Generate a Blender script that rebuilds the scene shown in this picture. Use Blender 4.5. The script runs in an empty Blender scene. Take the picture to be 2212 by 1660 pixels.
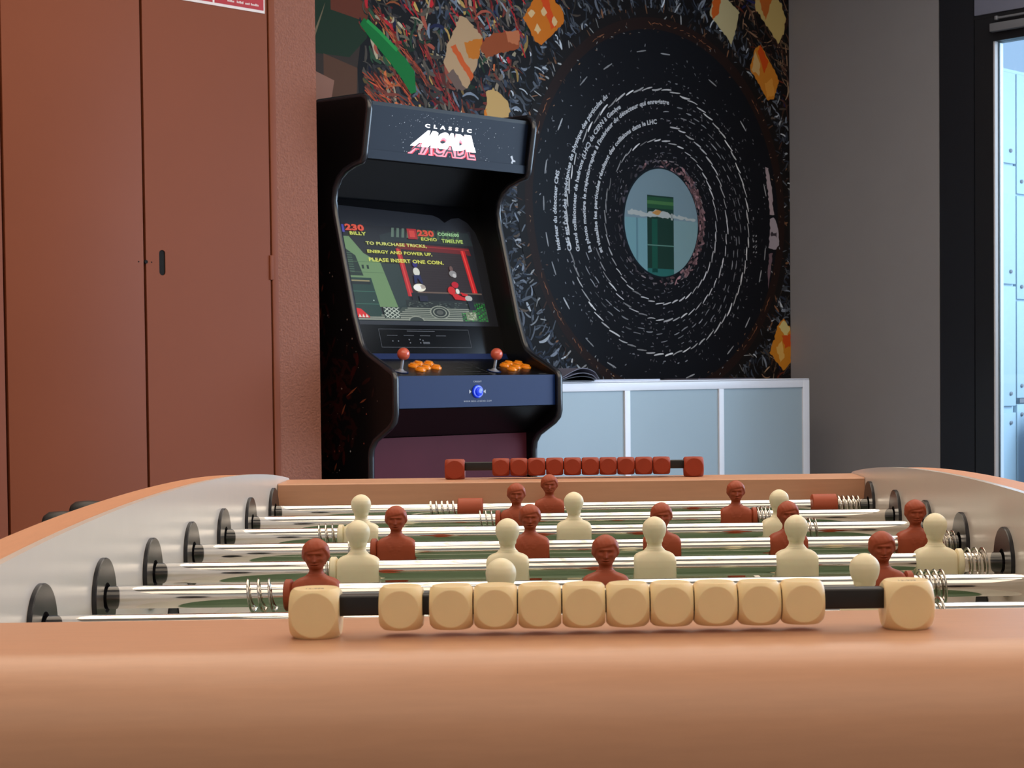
import bpy, bmesh, math, random
import numpy as np
from mathutils import Vector, Matrix
C = bpy.context.scene.collection
random.seed(7)
PI = math.pi

# ------------------------------------------------------------------ materials
def lin(c):
    c = [x / 255.0 for x in c]
    return tuple(x / 12.92 if x <= 0.04045 else ((x + 0.055) / 1.055) ** 2.4 for x in c)

def mat(name, col, rough=0.5, metal=0.0, noise=0.0, nscale=40.0, stretch=(1, 1, 1), bump=0.0, bscale=200.0,
        emit=None, estr=0.0, sss=0.0, coat=0.0, spec=0.5):
    m = bpy.data.materials.new(name); m.use_nodes = True
    nt = m.node_tree; b = nt.nodes['Principled BSDF']
    base = lin(col)
    b.inputs['Roughness'].default_value = rough
    b.inputs['Metallic'].default_value = metal
    b.inputs['Specular IOR Level'].default_value = spec
    b.inputs['Coat Weight'].default_value = coat
    if sss:
        b.inputs['Subsurface Weight'].default_value = sss
        b.inputs['Subsurface Scale'].default_value = 0.004
    tc = nt.nodes.new('ShaderNodeTexCoord')
    mp = nt.nodes.new('ShaderNodeMapping'); mp.inputs['Scale'].default_value = stretch
    nt.links.new(tc.outputs['Object'], mp.inputs['Vector'])
    nz = nt.nodes.new('ShaderNodeTexNoise'); nz.inputs['Scale'].default_value = nscale
    nz.inputs['Detail'].default_value = 5
    nt.links.new(mp.outputs[0], nz.inputs['Vector'])
    rp = nt.nodes.new('ShaderNodeValToRGB')
    k = noise
    rp.color_ramp.elements[0].position = 0.3; rp.color_ramp.elements[1].position = 0.7
    rp.color_ramp.elements[0].color = tuple(c * (1 - k) for c in base) + (1,)
    rp.color_ramp.elements[1].color = tuple(min(1, c * (1 + k)) for c in base) + (1,)
    nt.links.new(nz.outputs['Fac'], rp.inputs['Fac'])
    nt.links.new(rp.outputs['Color'], b.inputs['Base Color'])
    if bump:
        n2 = nt.nodes.new('ShaderNodeTexNoise'); n2.inputs['Scale'].default_value = bscale
        n2.inputs['Detail'].default_value = 4
        nt.links.new(tc.outputs['Object'], n2.inputs['Vector'])
        bp = nt.nodes.new('ShaderNodeBump'); bp.inputs['Strength'].default_value = bump
        bp.inputs['Distance'].default_value = 0.01
        nt.links.new(n2.outputs['Fac'], bp.inputs['Height'])
        nt.links.new(bp.outputs[0], b.inputs['Normal'])
    if emit:
        b.inputs['Emission Color'].default_value = lin(emit) + (1,)
        b.inputs['Emission Strength'].default_value = estr
    return m

def mat_attr(name, rough=0.4, emis=0.0, spec=0.5):
    m = bpy.data.materials.new(name); m.use_nodes = True
    nt = m.node_tree; b = nt.nodes['Principled BSDF']
    at = nt.nodes.new('ShaderNodeAttribute'); at.attribute_name = 'Col'
    b.inputs['Roughness'].default_value = rough
    b.inputs['Specular IOR Level'].default_value = spec
    if emis:
        b.inputs['Base Color'].default_value = (0.01, 0.01, 0.012, 1)
        nt.links.new(at.outputs['Color'], b.inputs['Emission Color'])
        b.inputs['Emission Strength'].default_value = emis
    else:
        nt.links.new(at.outputs['Color'], b.inputs['Base Color'])
    return m

def mat_glass(name):
    m = bpy.data.materials.new(name); m.use_nodes = True
    nt = m.node_tree; nt.nodes.remove(nt.nodes['Principled BSDF'])
    out = nt.nodes['Material Output']
    t = nt.nodes.new('ShaderNodeBsdfTransparent'); t.inputs[0].default_value = (0.85, 0.95, 1, 1)
    g = nt.nodes.new('ShaderNodeBsdfGlossy'); g.inputs['Roughness'].default_value = 0.02
    f = nt.nodes.new('ShaderNodeFresnel'); f.inputs[0].default_value = 1.45
    mx = nt.nodes.new('ShaderNodeMixShader')
    nt.links.new(f.outputs[0], mx.inputs[0]); nt.links.new(t.outputs[0], mx.inputs[1]); nt.links.new(g.outputs[0], mx.inputs[2])
    nt.links.new(mx.outputs[0], out.inputs['Surface'])
    return m

WOOD = mat('beech_laminate', (200, 148, 116), 0.36, noise=0.035, nscale=9, stretch=(3, 30, 30), spec=0.5)
WOODCAP = mat('beech_laminate_cap', (208, 146, 108), 0.42, noise=0.04, nscale=9, stretch=(40, 3, 40))
WHITE = mat('white_laminate', (220, 209, 201), 0.22, noise=0.01, spec=0.5)
FIELD = mat('green_playfield', (70, 94, 66), 0.35, noise=0.06, nscale=30)
FIELDEDGE = mat('pale_playfield_border', (190, 186, 176), 0.35)
LINEW = mat('white_field_line', (225, 222, 212), 0.4)
BLACKP = mat('black_plastic', (30, 29, 34), 0.28)
BLACKR = mat('black_rubber', (22, 17, 18), 0.45)
HOLE = mat('dark_hole', (8, 6, 6), 0.9)
CHROME = mat('polished_chrome', (236, 232, 226), 0.07, metal=1.0, noise=0.01)
SPRING = mat('spring_steel', (205, 200, 192), 0.16, metal=1.0)
CREAM = mat('cream_plastic', (242, 230, 196), 0.42, noise=0.03, nscale=60, sss=0.12, spec=0.4)
RED = mat('brick_red_plastic', (160, 72, 43), 0.5, noise=0.03, nscale=90, spec=0.3)
CREAMC = mat('cream_counter_plastic', (242, 214, 164), 0.36, noise=0.02, nscale=60, sss=0.15, spec=0.5)
REDC = mat('red_counter_plastic', (152, 58, 34), 0.45, noise=0.03, nscale=90, spec=0.3)
CUPB = mat('terracotta_lacquer', (132, 70, 44), 0.5, noise=0.03, nscale=2.5, spec=0.2)
CUPBDARK = mat('cupboard_gap_shadowline', (40, 12, 8), 0.8)
PILLAR = mat('terracotta_roughcast', (150, 96, 78), 0.85, noise=0.08, nscale=90, bump=0.6, bscale=160)
GREYW = mat('warm_grey_paint', (157, 152, 153), 0.75, noise=0.015, nscale=8, bump=0.05, bscale=300)
CEIL = mat('ceiling_tile', (226, 223, 216), 0.9, noise=0.02)
FLOORM = mat('grey_lino_floor', (120, 112, 106), 0.45, noise=0.08, nscale=30)
WALLM = mat('offwhite_wall', (205, 200, 192), 0.85, noise=0.02)
FRAMEK = mat('anthracite_metal', (34, 34, 38), 0.42, noise=0.02)
FRAMEK2 = mat('anthracite_panel', (30, 31, 38), 0.5, noise=0.02)
ALU = mat('white_aluminium', (232, 230, 236), 0.35, noise=0.01)
FROST = mat('frosted_blue_grey_glass', (156, 170, 178), 0.45, noise=0.02, nscale=3)
HEADP = mat('grey_lilac_panel', (140, 142, 162), 0.5, noise=0.01)
GREYMETAL = mat('grey_closer_metal', (150, 150, 156), 0.4, metal=0.3)
LOCK = mat('pale_blue_locker', (190, 208, 220), 0.35, noise=0.01)
ARCB = mat('arcade_black_satin', (9, 9, 12), 0.32, noise=0.02, spec=0.35)
ARCPANEL = mat('arcade_dark_blue_black', (14, 36, 82), 0.42, noise=0.02, spec=0.22)
MARQ = mat('marquee_dark_glass', (18, 26, 42), 0.34, noise=0.02, spec=0.16)
ARCGLASS = mat('black_bezel_glass', (10, 10, 13), 0.12, spec=0.6)
TMOLD = mat('black_t_molding', (28, 30, 38), 0.22, spec=0.9)
PURP = mat('dark_purple_panel', (84, 34, 46), 0.6, noise=0.08, nscale=6, spec=0.15)
BALLM = mat('coral_joystick_ball', (214, 92, 66), 0.18, coat=0.5)
ORANGE = mat('orange_button', (240, 140, 24), 0.2, coat=0.5, emit=(240, 130, 20), estr=0.12)
BLUEB = mat('blue_button', (20, 60, 220), 0.18, coat=0.6, emit=(10, 50, 230), estr=0.35)
PRINTW = mat('white_print', (205, 208, 214), 0.5)
PRINTDIM = mat('dim_grey_print', (92, 92, 96), 0.5)
GLOWW = mat('lit_white_letters', (250, 250, 250), 0.4, emit=(255, 250, 250), estr=2.6)
GLOWR = mat('lit_red_outline', (220, 40, 60), 0.4, emit=(225, 25, 45), estr=0.9)
GLOWP = mat('lit_pink_outline', (250, 130, 140), 0.4, emit=(255, 110, 125), estr=1.5)
GLOWK = mat('marquee_dark_fill', (20, 12, 16), 0.4)
SIGNR = mat('sign_red', (176, 10, 26), 0.35)
SIGNW = mat('sign_white', (235, 222, 218), 0.4)
PAPER = mat('white_paper', (205, 208, 225), 0.7)
MAG = mat('grey_magazine_paper', (120, 116, 132), 0.55)
MAGD = mat('dark_magazine_page', (44, 38, 48), 0.5)
LAMPH = mat('lamp_housing_white', (225, 225, 225), 0.5)
LAMPW = mat('warm_led_diffuser', (255, 245, 230), 0.5, emit=(255, 238, 216), estr=3.6)
LAMPN = mat('linear_led_cells_dim', (255, 245, 230), 0.5, emit=(255, 236, 212), estr=1.5)
LAMPL = mat('linear_led_cells', (255, 245, 230), 0.5, emit=(255, 236, 212), estr=2.6)
GLASS = mat_glass('clear_door_glass')
MURALM = mat_attr('printed_mural_vinyl', 0.55, spec=0.12)
SCREENM = mat_attr('lit_screen', 0.2, emis=0.82)
SIDEART = mat_attr('printed_side_art', 0.35)

# ------------------------------------------------------------------ mesh helpers
def mesh_obj(name, verts, faces, m, parent=None, smooth=None, cols=None):
    me = bpy.data.meshes.new(name)
    me.from_pydata([tuple(v) for v in verts], [], faces)
    me.validate()
    me.update()
    if smooth is not None:
        me.shade_smooth()
        me.set_sharp_from_angle(angle=math.radians(smooth))
    if cols is not None:
        ca = me.color_attributes.new('Col', 'FLOAT_COLOR', 'CORNER')
        buf = np.empty((len(me.loops), 4), dtype=np.float32)
        for pz in me.polygons:
            buf[pz.loop_start:pz.loop_start + pz.loop_total] = cols[pz.index]
        ca.data.foreach_set('color', buf.ravel())
    if m: me.materials.append(m)
    o = bpy.data.objects.new(name, me); C.objects.link(o)
    if parent: o.parent = parent
    return o

class MB:
    def __init__(s): s.v = []; s.f = []
    def add(s, vs, fs):
        n = len(s.v); s.v += [tuple(v) for v in vs]; s.f += [tuple(i + n for i in f) for f in fs]; return s
    def box(s, x0, x1, y0, y1, z0, z1, bev=0.0):
        bm = bmesh.new(); bmesh.ops.create_cube(bm, size=1)
        for v in bm.verts:
            v.co = Vector(((x0 + x1) / 2 + v.co.x * (x1 - x0), (y0 + y1) / 2 + v.co.y * (y1 - y0), (z0 + z1) / 2 + v.co.z * (z1 - z0)))
        if bev: bmesh.ops.bevel(bm, geom=bm.edges[:], offset=bev, segments=3, profile=0.5, affect='EDGES')
        s.add([v.co for v in bm.verts], [[v.index for v in f.verts] for f in bm.faces]); bm.free(); return s
    def lathe(s, prof, n=32, axis='Z', c=(0, 0, 0)):
        vs = []; fs = []
        for r, h in prof:
            for i in range(n):
                a = 2 * PI * i / n; p = (r * math.cos(a), r * math.sin(a), h)
                if axis == 'X': p = (h, p[0], p[1])
                elif axis == 'Y': p = (p[1], h, p[0])
                vs.append((p[0] + c[0], p[1] + c[1], p[2] + c[2]))
        k = len(prof)
        for j in range(k - 1):
            for i in range(n):
                i2 = (i + 1) % n
                fs.append((j * n + i, j * n + i2, (j + 1) * n + i2, (j + 1) * n + i))
        fs.append(tuple(range(n))[::-1]); fs.append(tuple((k - 1) * n + i for i in range(n)))
        return s.add(vs, fs)
    def tube(s, pts, r, n=8, closed=False):
        pts = [Vector(p) for p in pts]; vs = []; fs = []; m = len(pts)
        up = None
        for i, p in enumerate(pts):
            t = (pts[min(i + 1, m - 1)] - pts[max(i - 1, 0)]).normalized()
            if up is None: up = t.orthogonal().normalized()
            up = (up - t * up.dot(t)).normalized(); w = t.cross(up)
            for k in range(n):
                a = 2 * PI * k / n; vs.append(p + (up * math.cos(a) + w * math.sin(a)) * r)
        for i in range(m - 1):
            for k in range(n):
                k2 = (k + 1) % n; fs.append((i * n + k, i * n + k2, (i + 1) * n + k2, (i + 1) * n + k))
        fs.append(tuple(range(n))[::-1]); fs.append(tuple((m - 1) * n + i for i in range(n)))
        return s.add(vs, fs)
    def prism(s, poly, x0, x1, axis='X'):
        # poly: list of 2-D points in the plane normal to axis
        n = len(poly)
        def P(a, q): return (a, q[0], q[1]) if axis == 'X' else ((q[0], a, q[1]) if axis == 'Y' else (q[0], q[1], a))
        vs = [P(x0, q) for q in poly] + [P(x1, q) for q in poly]
        fs = [tuple(range(n))[::-1], tuple(range(n, 2 * n))] + [(i, (i + 1) % n, n + (i + 1) % n, n + i) for i in range(n)]
        return s.add(vs, fs)
    def obj(s, name, m, parent=None, smooth=30):
        bm = bmesh.new(); vs = [bm.verts.new(v) for v in s.v]
        for f in s.f:
            try: bm.faces.new([vs[i] for i in f])
            except ValueError: pass
        bmesh.ops.recalc_face_normals(bm, faces=bm.faces[:])
        me = bpy.data.meshes.new(name); bm.to_mesh(me); bm.free()
        me.shade_smooth(); me.set_sharp_from_angle(angle=math.radians(smooth))
        me.materials.append(m)
        o = bpy.data.objects.new(name, me); C.objects.link(o)
        if parent: o.parent = parent
        return o

def tag(o, label, cat, group=None):
    o['label'] = label; o['category'] = cat
    if group: o['group'] = group
    return o
def thing(name, label, cat, loc, rz=0.0, group=None):
    o = bpy.data.objects.new(name, None); C.objects.link(o); o.empty_display_size = 0.05
    o.location = loc; o.rotation_euler = (0, 0, rz)
    return tag(o, label, cat, group)
def struct(o): o['kind'] = 'structure'; return o
def dup(root, label=None, group=None, mats=None):
    def cp(o, par):
        c = o.copy(); C.objects.link(c); c.parent = par
        for ch in o.children: cp(ch, c)
        return c
    r = cp(root, None)
    if label: r['label'] = label
    if group: r['group'] = group
    return r

def text_geo(body, size=1.0, offset=0.0, res=2, spacing=1.0):
    cu = bpy.data.curves.new('txt', 'FONT'); cu.body = body; cu.size = size; cu.offset = offset
    cu.resolution_u = res; cu.space_character = spacing
    ob = bpy.data.objects.new('txt', cu); C.objects.link(ob)
    dg = bpy.context.evaluated_depsgraph_get(); dg.update()
    me = bpy.data.meshes.new_from_object(ob.evaluated_get(dg))
    vs = [v.co.copy() for v in me.vertices]; fs = [tuple(p.vertices) for p in me.polygons]
    bpy.data.objects.remove(ob); bpy.data.meshes.remove(me); bpy.data.curves.remove(cu)
    return vs, fs
def fit_text(body, w, h, **k):
    vs, fs = text_geo(body, **k)
    x0 = min(v.x for v in vs); x1 = max(v.x for v in vs); y0 = min(v.y for v in vs); y1 = max(v.y for v in vs)
    return [((v.x - x0) / (x1 - x0) * w, (v.y - y0) / (y1 - y0) * h) for v in vs], fs

# ------------------------------------------------------------------ frames
ZR = 0.8695            # height of the rod axes
P0 = Vector((-0.451, 3.713, 0.0))       # front left foot of the arcade cabinet
RZ = math.radians(90 - 46.8)
AV = Vector((math.cos(RZ), math.sin(RZ), 0)); BV = Vector((math.sin(RZ), -math.cos(RZ), 0))
def RW(a, b, z=0.0): return P0 + AV * a + BV * b + Vector((0, 0, z))
AK = 2.652; BM = -0.78  # the corner and the mural wall plane
def room_obj(o): o.location = P0; o.rotation_euler = (0, 0, RZ); return o      # local x = a, local y = -b

# ------------------------------------------------------------------ FOOSBALL TABLE
tbl = thing('foosball_table', 'long football table with beech laminate rims, white inner side walls and green field', 'football table', (0, 0.525, 0))
TY = 0.525
def TB(): return MB()
HW = 0.345
def zarc(y):
    d = y - 0.525
    return 0.898 + 0.032 - 0.052 * d * d - 0.035 * d ** 4
def rim(yin, yout, s, R=0.030):
    # profile in (y,z): inner vertical face, top, large outer round, outer face
    top = 0.900; pts = [(yin, 0.62), (yin, top - 0.0015), (yin - s * 0.0015, top)]
    for i in range(13):
        a = PI / 2 * i / 12
        pts.append((yout + s * R - s * R * math.sin(a), top - R + R * math.cos(a)))
    pts.append((yout, 0.70)); pts.append((yout + s * 0.02, 0.62))
    return [(q[0] - TY, q[1]) for q in pts]
TB().prism(rim(-0.037, -0.184, 1, 0.046), -0.42, 0.42).obj('end_rim', WOOD, tbl, 25)
TB().prism(rim(1.087, 1.200, -1), -0.3445, 0.3445).obj('end_rim', WOOD, tbl, 25)
for s in (-1, 1):
    # white inner panel and wooden cap, both following the long arc, rounded down to the rim at the ends
    n = 150
    y0, y1 = -0.036, 1.188
    ys = [y0 + (y1 - y0) * i / n for i in range(n + 1)]
    def zt(y):
        z = zarc(y)
        e = (y1 - y) / 0.016
        if e < 1: z = 0.893 + (z - 0.893) * math.sqrt(max(0, 1 - (1 - e) ** 2))
        return z
    poly = [(y - TY, zt(y)) for y in ys] + [(1.188 - TY, 0.74), (y0 - TY, 0.74)]
    xa, xb = (HW, HW + 0.006) if s > 0 else (-HW - 0.006, -HW)
    TB().prism(poly, xa, xb).obj('side_panel', WHITE, tbl, 25)
    poly = [(y - TY, zt(y) - 0.0006) for y in ys] + [(1.188 - TY, 0.74), (y0 - TY, 0.74)]
    xa, xb = (HW + 0.006, HW + 0.034) if s > 0 else (-HW - 0.034, -HW - 0.006)
    TB().prism(poly, xa, xb).obj('side_cap', WOODCAP, tbl, 25)
    # ball entry hole half way along the wall
    hb = TB(); hb.lathe([(0.0215, 0), (0.0215, 0.0012), (0.018, 0.0018), (0.0178, 0.001)], 28, 'X', (s * HW - (0.0018 if s > 0 else 0), 0.0, 0.8185))
    hb.obj('ball_hole', HOLE, tbl)
    for k in range(8):
        fl = TB()
        prof = [(0.0285, 0.0), (0.0285, 0.0026), (0.0280, 0.0033), (0.0108, 0.0036), (0.0104, 0.0012), (0.0083, 0.0012)]
        if s > 0: prof = [(r, -h) for r, h in prof]
        fl.lathe(prof, 48, 'X', (s * HW, 0.15 * k - TY, ZR))
        fl.obj('rod_bearing', BLACKP, tbl, 35)
FZ = 0.800
TB().box(-0.313, 0.313, 0.0 - TY + 0.0, 1.05 - TY, FZ - 0.02, FZ).obj('playing_field', FIELD, tbl)
bd = TB()
bd.box(-0.345, -0.313, -0.037 - TY, 1.087 - TY, FZ - 0.02, FZ + 0.002); bd.box(0.313, 0.345, -0.037 - TY, 1.087 - TY, FZ - 0.02, FZ + 0.002)
bd.box(-0.313, 0.313, -0.037 - TY, 0.0 - TY, FZ - 0.02, FZ + 0.002); bd.box(-0.313, 0.313, 1.05 - TY, 1.087 - TY, FZ - 0.02, FZ + 0.002)
bd.obj('field_border', FIELDEDGE, tbl)
ln = TB(); ln.box(-0.313, 0.313, -0.003, 0.003, FZ, FZ + 0.0006)
for yy in (0.225, 0.825): ln.box(-0.2, 0.2, yy - TY - 0.003, yy - TY + 0.003, FZ, FZ + 0.0006)
for sx in (-0.2, 0.2):
    ln.box(sx - 0.003, sx + 0.003, 0.0 - TY, 0.225 - TY, FZ, FZ + 0.0006); ln.box(sx - 0.003, sx + 0.003, 0.825 - TY, 1.05 - TY, FZ, FZ + 0.0006)
ln.obj('field_lines', LINEW, tbl)
bodyb = TB(); bodyb.box(-0.40, 0.40, -0.13 - TY, 1.18 - TY, 0.56, 0.74, 0.004)
bodyb.obj('table_body', WOODCAP, tbl)
for sx in (-1, 1):
    for yy in (-0.05, 1.10):
        lg = TB(); lg.box(sx * 0.34 - 0.035, sx * 0.34 + 0.035, yy - TY - 0.035, yy - TY + 0.035, 0.0, 0.56, 0.006)
        lg.obj('leg', BLACKP, tbl)

# score rails (fixed to the rims)
def cube_geo(h, R, n=15):
    vs = []; fs = []; idx = {}
    rc = math.sqrt(R * R - h * h)
    m0 = 6
    def ringpt(k, u, v):   # u,v on the unit square border
        L = math.hypot(u, v); cu, cv_ = u / L, v / L
        if k <= m0:
            r = rc * (0, .3, .55, .75, .88, .95, 1.0)[k]; return Vector((h, r * cu, r * cv_))
        t = (k - m0) / (n - m0)
        p = Vector((h, rc * cu, rc * cv_)).normalized(); q = Vector((1, u, v)).normalized()
        return p.slerp(q, t) * R if (p - q).length > 1e-6 else p * R
    def P(sg, ax, i, j):
        a, b = i / n, j / n; k = max(abs(i), abs(j))
        w = Vector((h, 0, 0)) if k == 0 else ringpt(k, i / k, j / k)
        p = [0, 0, 0]; p[ax] = sg * w.x; p[(ax + 1) % 3] = w.y; p[(ax + 2) % 3] = w.z
        key = tuple(round(c * 1e6) for c in p)
        if key not in idx: idx[key] = len(vs); vs.append(Vector(p))
        return idx[key]
    for ax in range(3):
        for sg in (-1, 1):
            for i in range(-n, n):
                for j in range(-n, n):
                    q = [P(sg, ax, i, j), P(sg, ax, i + 1, j), P(sg, ax, i + 1, j + 1), P(sg, ax, i, j + 1)]
                    if len(set(q)) > 2: fs.append(tuple(dict.fromkeys(q)))
    return vs, fs
cg = cube_geo(0.01035, 0.01375)
def hgeo(h, R): return cube_geo(h, R)
ordn = ['leftmost', 'second from the left', 'third from the left', 'fourth from the left', 'fifth from the left', 'sixth from the left',
        'fifth from the right', 'fourth from the right', 'third from the right', 'second from the right', 'rightmost']
def score(y, m, xs, holders, colour, where, s):
    rail = MB(); rail.box(holders[0], holders[1], y - TY - 0.005, y - TY + 0.005, 0.9102, 0.9202, 0.0012)
    rl = rail.obj('score_rail', BLACKR, tbl)
    for hx in holders:
        vs, fs = hgeo(0.01185, 0.0160)
        hb = MB(); hb.add([(v.x + hx, v.y + y - TY, v.z + 0.9118) for v in vs], fs)
        h = hb.obj('rail_holder', m, rl, 80)
        if s < 0:
            lt = MB(); t, f = fit_text('15-999', 0.0085, 0.0022)
            lt.add([(q[0] + hx - 0.0043, y - TY - 0.0045 + q[1] * 1.5, 0.92372) for q in t], f); lt.obj('lettering', PRINTDIM, rl)
    first = None
    for i, x in enumerate(xs):
        if first is None:
            b = MB(); b.add(cg[0], cg[1]); o = b.obj('score_cube', m, None, 80); first = o
        else:
            o = first.copy(); C.objects.link(o)
        o.location = (x, y, 0.9138)
        nm = ordn[i] if i < 5 else ordn[i + 1]
        tag(o, '%s score cube, %s of ten on the %s rim' % (colour, nm, where), 'counter', '%s score cubes on the %s rim' % (colour, where))
xs = [-0.0973] + [-0.0731 + 0.02135 * i for i in range(9)]
score(-0.102, CREAMC, xs, (-0.1385, 0.1494), 'cream', 'near', -1)
score(1.145, REDC, [-0.0862 + 0.0215 * i for i in range(10)], (-0.1415, 0.1462), 'brick red', 'far', 1)

# ------------------------------------------------------------------ players
def pchip(xs, ys, x):
    xs = list(xs); n = len(xs)
    h = [xs[i + 1] - xs[i] for i in range(n - 1)]; d = [(ys[i + 1] - ys[i]) / h[i] for i in range(n - 1)]
    m = [d[0]] + [0.0 if d[i - 1] * d[i] <= 0 else 2 * d[i - 1] * d[i] / (d[i - 1] + d[i]) for i in range(1, n - 1)] + [d[-1]]
    i = max(0, min(n - 2, int(np.searchsorted(xs, x)) - 1)); t = (x - xs[i]) / h[i]
    return ((2 * t**3 - 3 * t * t + 1) * ys[i] + (t**3 - 2 * t * t + t) * h[i] * m[i] + (3 * t * t - 2 * t**3) * ys[i + 1] + (t**3 - t * t) * h[i] * m[i + 1])
def sec_interp(keys, z):
    zs = [k[0] for k in keys]
    return [pchip(zs, [k[i] for k in keys], z) for i in range(1, 5)]
KEYS = [(-68, 9, 12, 2, 5), (-58, 9, 11, 2, 5), (-53, 6.5, 6.5, 0, 3), (-35, 8.5, 7, 0, 3), (-20, 12, 9, 0, 3.5), (-13, 16, 11, 0, 4.5),
        (-10, 17.3, 11.6, 0, 6), (0, 17.4, 11.8, 0, 6), (5, 17.3, 11.3, 0, 5.5), (8, 16.6, 10.4, 0, 4.6), (10, 15.2, 9.4, 0, 3.8), (11.6, 12.6, 8.4, 0, 3.2),
        (13, 9.0, 7.2, 0, 2.6), (14.2, 6.9, 6.4, 0, 2.2), (15.4, 5.7, 5.6, 0, 2), (17, 5.0, 5.2, 0, 2), (18.4, 4.9, 5.6, 0.2, 2), (19.4, 5.1, 6.6, 0.7, 2),
        (20.6, 5.7, 7.6, 0.9, 2), (22.5, 6.6, 8.3, 0.8, 2.05), (25, 7.8, 9.0, 0.5, 2.1), (28, 8.7, 9.6, 0.3, 2.05), (31, 9.05, 9.9, 0.1, 2), (34, 8.6, 9.4, 0, 2), (36.5, 7.3, 8.0, 0, 2),
        (38.5, 5.4, 6.0, 0, 2), (39.8, 3.4, 3.8, 0, 2), (40.4, 1.8, 2.0, 0, 2), (40.6, 0.6, 0.7, 0, 2)]
KEYW = [(k[0], k[1] * (1.13 if 14 < k[0] < 22 else 1), k[2] * (1.05 if 14 < k[0] < 20 else 1), k[3] * 0.3, k[4]) for k in KEYS]
def figure_geo(face, hs):
    zs = sorted(set([k[0] for k in KEYS] + list(np.linspace(-68, -12, 22)) + list(np.linspace(-12, 14, 34)) + list(np.linspace(14, 40.6, 84))))
    N = 80; vs = []; fs = []
    G = lambda x, s: math.exp(-(x / s) ** 2)
    for z in zs:
        rx, ry, cy, n = sec_interp(KEYS if face else KEYW, z)
        if z > 15: rx *= hs; ry *= hs
        for i in range(N):
            a = 2 * PI * i / N; c, s_ = math.sin(a), -math.cos(a)      # a=0 faces -Y
            k = (abs(c) ** n + abs(s_) ** n) ** (-1.0 / n)
            x = rx * c * k; y = ry * s_ * k - cy
            if z < 2 and z > -12: pass
            front = max(0.0, -s_)
            if z > 17 and face:
                # face
                y -= 2.3 * G(x, 1.15) * (G(z - 24.9, 1.3) + 0.6 * G(z - 27.2, 1.7)) * front
                y += 1.9 * G(abs(x) - 3.1, 1.55) * G(z - 28.2, 1.15) * front
                y -= 0.8 * G(abs(x) - 3.1, 0.9) * G(z - 27.9, 0.55) * front
                y -= 0.9 * G(x, 5) * G(z - 30.4, 0.8) * front
                y -= 0.8 * G(x, 2.2) * (G(z - 22.5, 0.45) + G(z - 21.1, 0.5)) * front
                y += 1.1 * G(x, 2.6) * G(z - 21.8, 0.4) * front
                y += 0.7 * G(x, 2.2) * G(z - 23.6, 0.5) * front
                y -= 0.9 * G(x, 2.2) * G(z - 19.8, 0.8) * front
                y -= 0.6 * G(abs(x) - 5.2, 1.6) * G(z - 26.0, 1.4) * front
                y += 0.7 * G(abs(x) - 4.6, 1.4) * G(z - 23.2, 1.6) * front
                ang = abs(math.degrees(math.atan2(c, -s_)))
                hl = 32.4 + 0.22 * x if ang < 40 else max(24.0, 32.4 + 0.22 * x - (ang - 40) * 0.2)
                if ang > 100: hl = 21
                t = 1 / (1 + math.exp(-(z - hl) * 3.2))
                g = 1 + 0.085 * t * (0.4 + 0.6 * min(1, (40.6 - z) / 5)) * (1 + 0.09 * math.sin(x * 2.2 + z * 0.9))
                x *= g; y *= g
                e = G(ang - 88, 9) * G(z - 27, 2.2)
                x += math.copysign(0.9 * e, x)
            if -3 < z < 13.5 and front > 0.2:
                # jacket lapels and collar
                lx = 1.2 + (z - 1.0) * 0.62
                y += 0.55 * G(abs(x) - lx, 0.55) * front * (1 if face else 0)
                y -= 0.4 * G(abs(x) - lx - 1.8, 1.4) * front * (1 if face and z > 1 else 0)
            if 13.2 < z < 16.0:
                g = 1 + 0.05 * G(z - 14.6, 0.4); x *= g; y *= g
            vs.append((x / 1000, y / 1000, z / 1000))
    m = len(zs)
    for j in range(m - 1):
        for i in range(N):
            i2 = (i + 1) % N; fs.append((j * N + i, j * N + i2, (j + 1) * N + i2, (j + 1) * N + i))
    fs.append(tuple(range(N))[::-1]); fs.append(tuple((m - 1) * N + i for i in range(N)))
    return vs, fs
def proto(geo, name, m, smooth=45):
    b = MB(); b.add(geo[0], geo[1]); o = b.obj(name, m, None, smooth); me = o.data
    bpy.data.objects.remove(o); return me
ME_R = proto(figure_geo(True, 1.0), 'red_player', RED)
ME_W = proto(figure_geo(False, 1.07), 'cream_player', CREAM)
def helix(L, turns, R=0.0113, r=0.0012):
    pts = []
    n = int(turns * 26)
    for i in range(n + 1):
        t = i / n; a = 2 * PI * turns * t
        # tight end coils
        x = L * (t + 0.0 * math.sin(t))
        pts.append((x, R * math.cos(a), R * math.sin(a)))
    return MB().tube(pts, r, 6)
def addp(name, me, parent, loc, rz=0, sx=1.0):
    o = bpy.data.objects.new(name, me); C.objects.link(o); o.parent = parent; o.location = loc; o.rotation_euler = (0, 0, rz); o.scale = (sx, 1, 1); return o
SPR = {}
for nt_ in (3, 4, 5):
    o = helix(1.0 / 1000 * 30, nt_).obj('coil_spring', SPRING, None, 60); SPR[nt_] = o.data; bpy.data.objects.remove(o)
def bumper_me(m, L, R):
    b = MB(); b.lathe([(0.0086, 0), (R - 0.0012, 0), (R, 0.0010), (R, L - 0.0010), (R - 0.0012, L), (0.0086, L)], 40, 'X')
    o = b.obj('bumper', m, None, 40); me = o.data; bpy.data.objects.remove(o); return me
BW, BR = bumper_me(CREAM, 0.0056, 0.0114), bumper_me(RED, 0.0056, 0.0114)
BRL, BWL = bumper_me(RED, 0.029, 0.0142), bumper_me(CREAM, 0.029, 0.0142)
def handle_geo():
    return MB().lathe([(0.004, 0), (0.012, 0.001), (0.0155, 0.006), (0.0165, 0.02), (0.0150, 0.05), (0.0158, 0.085), (0.0165, 0.10), (0.0125, 0.112), (0.0095, 0.115)], 36, 'X')
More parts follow.
